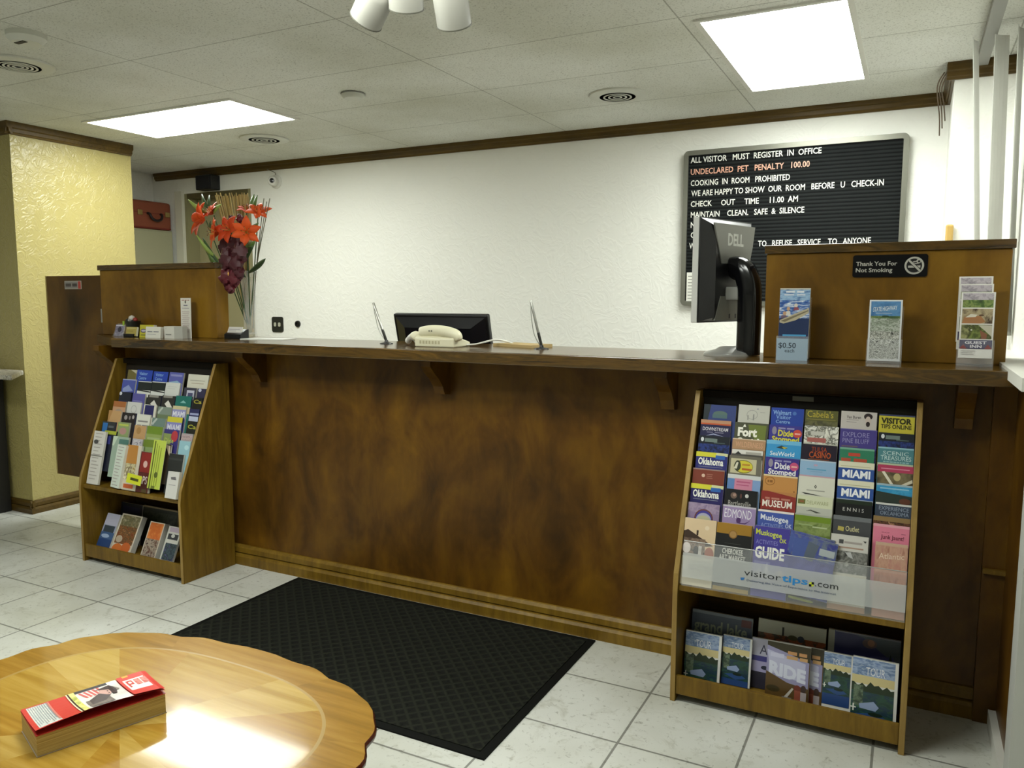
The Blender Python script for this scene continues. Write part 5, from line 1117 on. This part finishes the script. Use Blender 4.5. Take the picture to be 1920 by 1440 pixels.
F2.draw([T('visitor', 0.300, 0.470, 0.066, 0.030, '35383a', 0.0), T('tips', 0.474, 0.590, 0.066, 0.032, '2f86c9', 0.022), ('e', 0.607, 0.060, 0.011, 0.011, 'c4cf3a'), ('p', [(0.607, 0.060), (0.618, 0.060), (0.618, 0.049), (0.607, 0.049)], '14150f'), ('p', [(0.607, 0.060), (0.596, 0.060), (0.596, 0.071), (0.607, 0.071)], '14150f'),
         T('.com', 0.622, 0.722, 0.066, 0.030, '35383a', 0.0), T('Delivering the Voice of Experience to the Internet', 0.315, 0.715, 0.092, 0.010, '4a5a74', 0.0), ('p', [(0.285, 0.080), (0.305, 0.078), (0.30, 0.090), (0.288, 0.092)], '2f6fb0')])
m.build('printed_lettering', bd)

# ---- magazines on the bottom shelf of the right rack
def mag(u0, v0, u1, v1, y, base, design, label, thick=0.012, tilt=0.16, yaw=0.0, zb=0.058, name='magazine', group=None):
    a = at(u0, v0, 1, y); c = at(u1, v1, 1, y); z = (a.z + c.z) / 2
    o = leaflet((a.x, y, z), c.x - a.x, (z - zb) * math.sqrt(1 + tilt * tilt), tilt, thick, base, design, 0, yaw, edge='c9c8c0', name=name)
    return tag(o, label, 'magazine', group or ('magazines on the right rack bottom shelf' if u0 > 900 else 'magazines on the left rack bottom shelf'))
TOUR = [('r', 0.0, 0.02, 0.93, 0.42, (('6d84b4', '9fb0cc', '54709c', 'c4cdd6'), 14, (1, 1, 3))), T('TOUR', 0.30, 0.72, 0.40, 0.20, 'e6e8ec', -0.004), ('r', 0.0, 0.42, 0.93, 0.62, 'cdbf8c'), ('p', [(0.0, 0.6)] + [(0.05 + 0.09 * i, 0.58 + (0.10 if i % 2 else 0.02) - (0.05 if i in (4, 5) else 0)) for i in range(10)] + [(0.93, 0.66), (0.93, 0.95), (0.0, 0.95)], '24331f'),
        ('r', 0.0, 0.80, 0.93, 1.9, (('1f3c34', '2d4f3c', '1a2f4a', '35624a'), 22, (1, 1, 3))), ('r', 0.05, 0.66, 0.26, 1.15, (('4a5c4a', '6d7f68', '38483a'), 40)), ('p', [(0.18, 1.1), (0.5, 1.0), (0.62, 1.12), (0.55, 1.22), (0.2, 1.2)], '8fa0c4'), ('p', [(0.1, 1.35), (0.6, 1.25), (0.85, 1.4), (0.5, 1.5)], '2f4f84'), ('r', 0.0, 1.5, 0.93, 1.9, '27457c'), ('e', 0.55, 1.3, 0.16, 0.05, '18281c')]
PLUS = [('r', 0.0, 1.19, 0.12, 1.22, 'e4e6e0'), ('r', 0.045, 1.12, 0.075, 1.29, 'e4e6e0')]
mag(1299, 1143, 1412, 1159, 2.76, '414a5c', [('r', 0, 0, 1, 0.05, '6d7480'), T('grand lake', 0.04, 0.92, 0.34, 0.20, '828a78', 0.02, 0.0), ('r', 0.82, 0.04, 0.98, 0.16, '5c2f34'), ('r', 0, 0.40, 1, 0.7, (('3c4658', '566074', '2c3444'), 12))], 'grey blue grand lake magazine at the back left of the right rack bottom shelf')
mag(1287, 1181, 1354, 1193, 2.690, 'dcdcd8', TOUR + PLUS, 'first white edged TOUR magazine from the left on the right rack bottom shelf')
mag(1357, 1190, 1411, 1199, 2.705, 'd4d4d0', TOUR, 'second white edged TOUR magazine from the left on the right rack bottom shelf')
mag(1423, 1161, 1550, 1178, 2.77, '2c2320', [('r', 0, 0, 1, 0.22, 'a9a99a'), ('r', 0.36, 0.08, 0.39, 0.24, '1f1f1d'), ('e', 0.37, 0.24, 0.05, 0.03, '24221f'), ('r', 0, 0.21, 1, 0.34, (('6d3a20', '8c4a24', '3c2a20', '4a3f24'), 36)), ('e', 0.52, 0.22, 0.07, 0.04, '4a4a2c'), ('e', 0.64, 0.22, 0.05, 0.05, '343a48'), ('r', 0, 0.34, 1, 0.5, '3a3226'), ('r', 0.7, 0.34, 1, 0.44, (('7c3420', '5a2a1c'), 50))], 'autumn landscape magazine at the back centre of the right rack bottom shelf')
mag(1411, 1197, 1475, 1204, 2.725, 'b4b4cc', [('r', 0, 0, 1, 0.52, 'c0bfd4'), T('A3', 0.24, 0.62, 0.46, 0.30, '3a3a5a', -0.004), ('r', 0, 0.52, 1, 0.68, '3f3c84'), ('r', 0, 0.68, 1, 1.0, 'a49fc4'), ('e', 0.42, 0.86, 0.12, 0.06, '24283c'), ('r', 0, 1.0, 1, 1.6, '2c2a38'), ('r', 0, 1.55, 1, 2.0, '352f74')], 'lilac magazine lettered A3 half hidden behind the RIDE magazine')
RIDE = [('p', [(0, 0), (1, 0), (1, 0.38), (0, 0.12)], '35301f'), ('p', [(0, 0.1), (0.5, 0.22), (0.98, 0.36), (0.98, 0.98), (0.5, 0.94), (0, 0.74)], '8f8cb0'), ('p', [(0.0, 0.2), (0.9, 0.4), (0.9, 0.86), (0.1, 0.74)], 'b4b4d0'), ('b', 0.08, 0.40, 0.36, 0.10, 'c4c4dc', 1), T('RIDE', 0.06, 0.92, 0.76, 0.30, 'cdd0e2', 0.05, 0.10), ('b', 0.48, 0.92, 0.24, 0.08, 'b98a5c', 2), ('b', 0.46, 0.94, 0.35, 0.08, 'c09868', 2),
        ('p', [(0, 0.72), (0.5, 0.92), (0.98, 0.98), (1, 1.6), (0, 1.6)], '57411f'), ('e', 0.18, 1.12, 0.16, 0.08, '3a3016'), ('p', [(0.42, 1.30), (0.62, 1.02), (0.66, 1.04), (0.48, 1.34)], 'b9b4ac'), ('e', 0.74, 1.02, 0.08, 0.09, '6d2f22'), ('e', 0.88, 1.0, 0.06, 0.09, '3c2a26'), ('r', 0.68, 1.06, 0.82, 1.3, '8c4a38'), ('r', 0.82, 1.08, 0.95, 1.3, 'a49a9c'), ('r', 0.4, 1.26, 0.62, 1.36, '7a746c')]
mag(1440, 1203, 1521, 1214, 2.668, '57411f', RIDE, 'front RIDE magazine with riders in the centre of the right rack bottom shelf')
mag(1462, 1206, 1546, 1217, 2.690, '57411f', RIDE, 'second RIDE magazine showing its right edge behind the front one')
mag(1554, 1182, 1690, 1199, 2.765, '24265a', [('r', 0, 0, 0.09, 1.2, '8d8c80'), ('p', [(0.3, 0.0), (0.5, 0.05), (1, 0.4), (1, 0), (0.3, 0)], '3f4a58'), ('r', 0.1, 0.0, 1.0, 0.02, '6d6c7c'), ('e', 0.58, 0.12, 0.10, 0.07, '5c4a4c'), ('e', 0.60, 0.11, 0.05, 0.05, '8c6450'), ('p', [(0.6, 0.30), (0.9, 0.26), (1.0, 0.5), (0.5, 0.46)], '3a3c6c'), ('p', [(0.82, 0.44), (0.87, 0.22), (0.92, 0.44)], '1c2a2c')], 'dark blue magazine at the back right of the right rack bottom shelf')
mag(1546, 1222, 1601, 1230, 2.680, 'dcdcd8', TOUR + PLUS, 'third white edged TOUR magazine from the left on the right rack bottom shelf')
mag(1600, 1231, 1686, 1244, 2.662, 'dcdcd8', TOUR + PLUS, 'rightmost white edged TOUR magazine on the right rack bottom shelf')

# ---- left rack
ROW = ['top', 'second', 'third', 'fourth', 'fifth', 'sixth', 'seventh']
def band(c1, c2, v=0.25): return [('r', 0, 0, 1, v, c1), ('r', 0, v, 1, 0.6, c2)]
LL = [
 (0, 241, 693, 257, 694, '6d6438', [('p', [(0.3, 0), (1, 0), (1, 0.3)], 'b9b49c')], 'narrow olive brochure'),
 (0, 258, 693, 287, 695, '2743a8', [T('Visitor', 0.15, 0.7, 0.22, 0.14, '8fb4e4'), T('Centre', 0.15, 0.65, 0.42, 0.14, '8fb4e4')], 'left one of two royal blue brochures'),
 (0, 289, 696, 316, 698, '2743a8', [T('Visitor', 0.15, 0.7, 0.22, 0.14, '8fb4e4'), T('Centre', 0.15, 0.65, 0.42, 0.14, '8fb4e4')], 'right one of two royal blue brochures'),
 (0, 319, 697, 345, 700, '5a5ea8', [('r', 0.1, 0.1, 0.9, 0.2, '8a8cc0'), ('p', [(0, 0.5), (0.6, 0.4), (1, 0.6), (0, 0.6)], '8fb0cc')], 'violet brochure'),
 (0, 354, 701, 392, 704, 'cfccbd', [('r', 0.12, 0.2, 0.85, 0.23, 'a9a69a'), ('r', 0.2, 0.3, 0.8, 0.33, 'b4a898')], 'white brochure'),
 (1, 231, 710, 255, 712, '4a55a4', [('r', 0, 0, 1, 0.05, 'a9b0d0'), ('p', [(0.1, 0.5), (0.5, 0.3), (0.9, 0.6), (0.1, 0.7)], '8f9ccc')], 'blue brochure with a pale wave'),
 (1, 260, 714, 285, 716, '1c2322', [('r', 0, 0, 1, 0.04, 'd8d8d4'), ('r', 0, 0.45, 1, 0.8, 'd9dad6'), ('p', [(0, 0.42), (1, 0.5), (1, 0.56), (0, 0.5)], '2a2a2c')], 'left one of two white footed black brochures'),
 (1, 286, 715, 311, 717, '1c2322', [('r', 0, 0, 1, 0.04, 'd8d8d4'), ('r', 0, 0.45, 1, 0.8, 'd9dad6'), ('p', [(0, 0.42), (1, 0.5), (1, 0.56), (0, 0.5)], '2a2a2c')], 'right one of two white footed black brochures'),
 (1, 312, 716, 338, 719, 'cfd0cc', [('r', 0.15, 0.2, 0.8, 0.22, 'b4b5b2'), ('r', 0.15, 0.3, 0.7, 0.32, 'b4b5b2')], 'plain white brochure'),
 (1, 346, 726, 369, 728, '3c3a48', [('r', 0.25, 0.15, 0.85, 0.7, 'b9b9c9'), ('r', 0.35, 0.3, 0.75, 0.7, '4a4a6c')], 'grey brochure with a white inset'),
 (1, 371, 728, 386, 730, '2f2b48', [('e', 0.3, 0.15, 0.2, 0.14, 'b9bbd0')], 'narrow dark purple brochure'),
 (2, 225, 734, 247, 736, '1d2030', [('e', 0.1, 0.1, 0.12, 0.1, 'c9cad4'), ('r', 0, 0.5, 1, 0.9, '27264e')], 'black brochure with a white dot'),
 (2, 250, 737, 273, 739, '57549c', [('r', 0.1, 0.4, 0.8, 0.44, '8482bc')], 'plain purple brochure'),
 (2, 278, 740, 303, 742, '2c2a28', [('p', [(0.25, 0.45), (0.5, 0.25), (0.85, 0.6), (0.6, 0.75)], 'd9d6cf'), ('r', 0.1, 0, 0.8, 0.12, '8d8a84')], 'left one of two black and white brochures'),
 (2, 305, 741, 329, 743, '2c2a28', [('p', [(0.25, 0.45), (0.5, 0.25), (0.85, 0.6), (0.6, 0.75)], 'd9d6cf'), ('r', 0.1, 0, 0.8, 0.12, '8d8a84')], 'right one of two black and white brochures'),
 (2, 331, 741, 360, 744, '1f6a62', [('p', [(0.3, 0.32), (0.5, 0.2), (0.7, 0.32)], '7fb4b0'), ('r', 0, 0.5, 1, 0.8, 'b9a98a')], 'teal brochure'),
 (2, 363, 745, 380, 747, '1c1c18', [T('Ca', 0.1, 0.95, 0.45, 0.3, 'a8a03a', 0.02)], 'narrow black brochure with gold letters'),
 (3, 214, 751, 237, 754, 'a8683a', [('r', 0, 0.3, 1, 0.7, 'c49878'), ('e', 0.5, 0.6, 0.3, 0.2, 'a89484')], 'orange brown brochure'),
 (3, 240, 753, 266, 755, 'cdcdca', [('e', 0.5, 0.35, 0.2, 0.2, 'a4a4a2'), ('e', 0.5, 0.35, 0.17, 0.17, 'cdcdca')], 'white sketch brochure'),
 (3, 271, 758, 294, 760, 'd4d2c4', [('r', 0.08, 0.03, 0.82, 0.7, '24245c')], 'navy brochure in a white frame'),
 (3, 297, 762, 322, 764, '7d8a80', [('p', [(0, 0.3), (0.3, 0), (0.4, 0.05), (0.1, 0.4)], 'b4bcb4'), ('r', 0, 0.4, 1, 0.9, '6a7a5c')], 'grey green brochure'),
 (3, 325, 760, 350, 763, '403f84', [('r', 0, 0, 1, 0.18, 'c4bc94'), ('r', 0, 0.18, 1, 0.66, '8f8fc0'), T('MIAMI', 0.06, 0.94, 0.55, 0.28, 'e2e2ec', 0.02)], 'upper lilac MIAMI brochure'),
 (3, 356, 766, 374, 768, '2a2c58', [('r', 0.1, 0.3, 1, 0.45, '9aa0c4'), ('r', 0.05, 0.55, 1, 0.9, 'b9c0d8')], 'narrow navy and white brochure'),
 (4, 205, 768, 228, 772, 'c49c6c', [('p', [(0, 0), (0.3, 0), (0.1, 0.6), (0, 0.7)], 'b08450')], 'plain tan brochure'),
 (4, 230, 773, 255, 775, '221a1c', [('e', 0.3, 0.25, 0.12, 0.12, '9c9494'), ('e', 0.6, 0.25, 0.06, 0.1, '8c8484'), ('e', 0.85, 0.2, 0.08, 0.1, 'b4aeae'), ('r', 0.15, 0.5, 0.8, 0.6, '6d6868')], 'black brochure with white circles'),
 (4, 258, 776, 283, 778, 'd6d5cb', [('b', 0.1, 0.85, 0.40, 0.08, '8d8a8a', 1), ('b', 0.1, 0.9, 0.62, 0.08, '8d8a8a', 2)], 'white brochure with grey print'),
 (4, 286, 783, 311, 785, '6d827c', [('p', [(0, 0.3), (0.3, 0), (0.4, 0.05), (0.1, 0.4)], 'b4bcb8'), ('r', 0, 0.5, 1, 0.9, '8aa09c')], 'teal grey brochure'),
 (4, 315, 781, 343, 783, '2f2f84', [('r', 0, 0, 1, 0.25, 'c9c03c'), ('r', 0, 0.25, 1, 0.7, '8484bc'), T('MIAMI', 0.06, 0.94, 0.62, 0.28, 'dcdce8', 0.02)], 'lower MIAMI brochure with a yellow top'),
 (4, 352, 789, 370, 791, '1c1d18', [T('Ca', 0.1, 0.95, 0.55, 0.3, 'a8a83a', 0.02)], 'narrow black brochure with gold letters'),
 (5, 193, 789, 217, 792, '2c3033', [('r', 0.05, 0.08, 0.42, 0.6, '2f6fb4'), ('r', 0.5, 0.2, 0.9, 0.3, '5c6268')], 'charcoal brochure with a blue square'),
 (5, 222, 791, 244, 793, '8fa06c', [('r', 0.1, 0.1, 0.9, 0.2, 'b9c45a'), ('e', 0.5, 0.5, 0.3, 0.2, 'b48a84')], 'sage green brochure'),
 (5, 253, 797, 275, 799, 'bd9668', [('e', 0.4, 0.3, 0.2, 0.2, 'a8804e')], 'plain caramel brochure'),
 (5, 277, 798, 306, 801, '6f8a2c', [('r', 0, 0.35, 1, 0.75, '8fa05a'), ('r', 0.1, 0.5, 0.9, 0.6, 'a4b47c')], 'green brochure'),
 (5, 309, 804, 337, 807, '3a3578', [('r', 0.0, 0.2, 0.5, 0.7, '8a9a5c'), ('e', 0.72, 0.3, 0.22, 0.26, 'b43c44'), T('Dixie', 0.1, 0.7, 0.62, 0.22, 'b4c060', 0.02)], 'purple brochure with a red badge'),
 (5, 341, 812, 362, 814, 'a49aa0', [('r', 0, 0.1, 1, 0.4, (('8a7c84', 'c0a8a8', '6d6470'), 40))], 'greyish pink brochure'),
 (6, 197, 807, 219, 809, '1a1f30', [('r', 0, 0, 1, 0.2, 'aab43a'), ('r', 0.1, 0.3, 0.6, 0.75, '3a3f86')], 'black brochure with a lime top'),
 (6, 213, 818, 243, 820, '9cb0a0', [('p', [(0, 0), (0.3, 0), (0.1, 0.4), (0, 0.4)], 'c4d4c0'), ('r', 0.4, 0.1, 1, 0.3, '4f7a72')], 'pale mint brochure'),
 (6, 249, 822, 268, 824, 'b9b4bc', [('r', 0.1, 0.1, 0.9, 0.6, (('8a8494', 'd4d0d4', '6d6a7c'), 50))], 'small grey brochure'),
 (6, 270, 824, 297, 826, '6d822c', [('r', 0, 0.35, 1, 0.9, '869a66')], 'moss green brochure'),
 (6, 337, 826, 358, 828, '93bcc9', [('e', 0.7, 0.4, 0.2, 0.15, 'b0d4dc')], 'pale aqua brochure'),
]
for row, u0, v0, u1, v1, base, des, look in LL:
    leaf_at(u0, v0, u1, v1, base, des, '%s in the %s row of the left rack' % (look, ROW[row]), thick=0.009, edge={'2': '2a2c48', '1': '1c2030'}.get(base[0], 'b9b6a8'))
# front row of the left rack, standing on its shelf
PRT = [('r', 0.15, 0.12 + 0.2 * i, 0.8 - 0.1 * (i % 3), 0.17 + 0.2 * i, 'a9a39e') for i in range(14)]
leaf_at(178, 807, 199, 810, 'd2cfc9', PRT + [('e', 0.3, 0.62, 0.2, 0.12, '4a4a4a'), ('r', 0, 1.4, 1, 1.44, '6d6a66')], 'tall folded white newspaper at the left of the left rack front row', off=-0.022, H=0.30, thick=0.012, cat='newspaper', name='newspaper')
leaf_at(222, 830, 240, 838, 'd4dcd2', PRT, 'folded white newspaper leaning sideways in the left rack front row', off=-0.018, H=0.24, zmin=0.427, thick=0.018, roll=False, yaw=-0.15, cat='newspaper', name='newspaper')
leaf_at(241, 832, 266, 838, 'd0c6b4', [('p', [(0, 0), (0.75, 0), (0.8, 1.0), (0, 1.1)], 'b9803c'), ('r', 0.0, 0.9, 0.8, 1.7, (('a4884c', 'd6cfa8', '6d5a38', 'e4dcc0'), 40)), ('r', 0.1, 1.9, 0.8, 2.1, 'c4602f'), ('r', 0.1, 2.2, 0.6, 2.35, 'b9a49c')], 'orange and white folded leaflet in the left rack front row', off=-0.016, H=0.24, thick=0.012)
leaf_at(262, 846, 288, 849, '5a1f1c', [('r', 0.2, 0.04, 0.95, 1.0, '8a2420'), ('e', 0.55, 0.6, 0.15, 0.17, 'd8b0a8'), T('MAPS', 0.0, 0.85, 1.55, 0.38, 'd4c9c4', 0.02), ('r', 0.0, 2.0, 0.5, 2.6, '7c2a24'), ('r', 0.55, 1.8, 0.9, 2.5, '5a4a24')], 'dark red maps brochure in the left rack front row', off=-0.010, H=0.24, thick=0.014)
st = slope_hit(241, 886, -0.035); st2 = slope_hit(269, 889, -0.035)
yn = leaflet((st.x, st.y - 0.004, st.z), st2.x - st.x, 0.048, 0.25, 0.001, 'cfd42c', [('b', 0.25, 0.8, 0.28, 0.12, '4a4a18', 1)], -0.08, name='sticker')
tag(yn, 'bright yellow sticker on the orange and white leaflet in the left rack', 'sticker')
leaf_at(318, 850, 345, 853, '2a2c2b', [('r', 0, 0.2, 1, 0.3, '3a3d3c')], 'dark grey brochure behind the small white book in the left rack', off=-0.002, H=0.2, thick=0.01)
leaf_at(304, 832, 322, 834, '3a3024', [('p', [(0.3, 0), (0.9, 0.1), (1.0, 0.9), (0.7, 0.5)], 'c9b9a0')], 'dark brochure with a curled cream corner behind the yellow flyer', off=-0.006, H=0.2, thick=0.006)
fl_ = [('r', 0.12, 0.06, 0.2, 3.2, '4a5220')] + [('r', 0.3 + 0.17 * k, 0.2 + 0.1 * k, 0.36 + 0.17 * k, 2.9 - 0.2 * k, '8f9a36') for k in range(3)] + [('e', 0.55, 1.9, 0.14, 0.16, '5a6428'), ('r', 0.3, 2.5, 0.6, 3.1, '6d7830')]
leaf_at(289, 825, 313, 826, 'bccc54', fl_, 'tall lime yellow flyer in the left rack front row', off=-0.030, H=0.245, thick=0.0015, cat='flyer', name='flyer')
leaf_at(316, 883, 337, 886, 'd2d0cc', [('p', [(0.3, 0.35), (0.7, 0.3), (0.8, 0.5), (0.35, 0.5)], '6d6a6c'), ('r', 0, 1.75, 1, 2.2, 'bcc04a'), ('r', 0.2, 0.8, 0.8, 0.85, 'a9a6a6')], 'small white book at the right end of the left rack front row', off=-0.030, H=0.2, zmin=0.426, thick=0.02, cat='book', name='booklet')
# magazines on the bottom shelf of the left rack
mag(228, 939, 268, 950, 2.81, '1c2030', [('r', 0.1, 0.1, 0.9, 0.3, '24284a')], 'dark navy magazine at the back of the left rack bottom shelf')
mag(269, 945, 334, 960, 2.815, '20241c', [('r', 0, 0, 1, 0.03, '8a7a5c'), ('r', 0, 0.1, 1, 0.6, (('1c2018', '3a4030', '15170f'), 20))], 'dark green magazine at the back right of the left rack bottom shelf')
mag(203, 961, 227, 966, 2.715, '9aa0b8', [('r', 0, 0, 1, 0.6, 'b0b0c4'), ('r', 0.1, 0.62, 0.9, 0.95, '38424c'), ('r', 0, 0.95, 1, 1.3, '3f5a84'), ('e', 0.4, 1.15, 0.3, 0.1, '9cb0d0'), ('r', 0, 1.3, 1, 2.2, '274478')], 'blue lake magazine at the left of the left rack bottom shelf', tilt=0.5)
PUM = [('r', 0.06, 0.04, 0.94, 0.5, (('8a7c5c', '5c5a3c', 'b0a488'), 40)), ('r', 0.06, 0.4, 0.94, 1.0, (('6d2a1c', '8c5a2c', '4a3a24', 'a8744a'), 50)), ('e', 0.3, 1.2, 0.26, 0.2, 'd0702c'), ('e', 0.7, 1.1, 0.22, 0.18, 'c8642a'), ('e', 0.55, 1.35, 0.25, 0.14, 'd47c38'), ('e', 0.25, 0.85, 0.16, 0.12, 'b9a894')]
mag(231, 963, 268, 968, 2.73, 'cfc6b4', PUM, 'left orange pumpkin magazine, thick stack on the left rack bottom shelf', thick=0.03, tilt=0.5)
mag(283, 977, 310, 982, 2.715, 'cfc6b4', [('r', 0.06, 0.04, 0.94, 0.8, (('d0702c', 'c8642a', 'e09048'), 16)), ('r', 0.06, 0.8, 0.94, 1.7, (('5a2a1c', '7c6a5c', 'b4a494', '3a2a20'), 46))], 'right orange pumpkin magazine, narrow stack on the left rack bottom shelf', thick=0.03, tilt=0.45)
mag(318, 986, 342, 990, 2.705, 'c9c8c0', [('r', 0.12, 0.05, 1, 0.3, 'b4a4b4'), ('r', 0.12, 0.4, 0.9, 0.7, '3a3c40'), ('e', 0.5, 0.5, 0.14, 0.1, 'c9c9c4'), ('r', 0.12, 0.9, 1, 1.8, (('2c3840', '4a5a64', '24302c', '5a5a84'), 40))], 'dark white edged magazine at the right of the left rack bottom shelf', tilt=0.45)
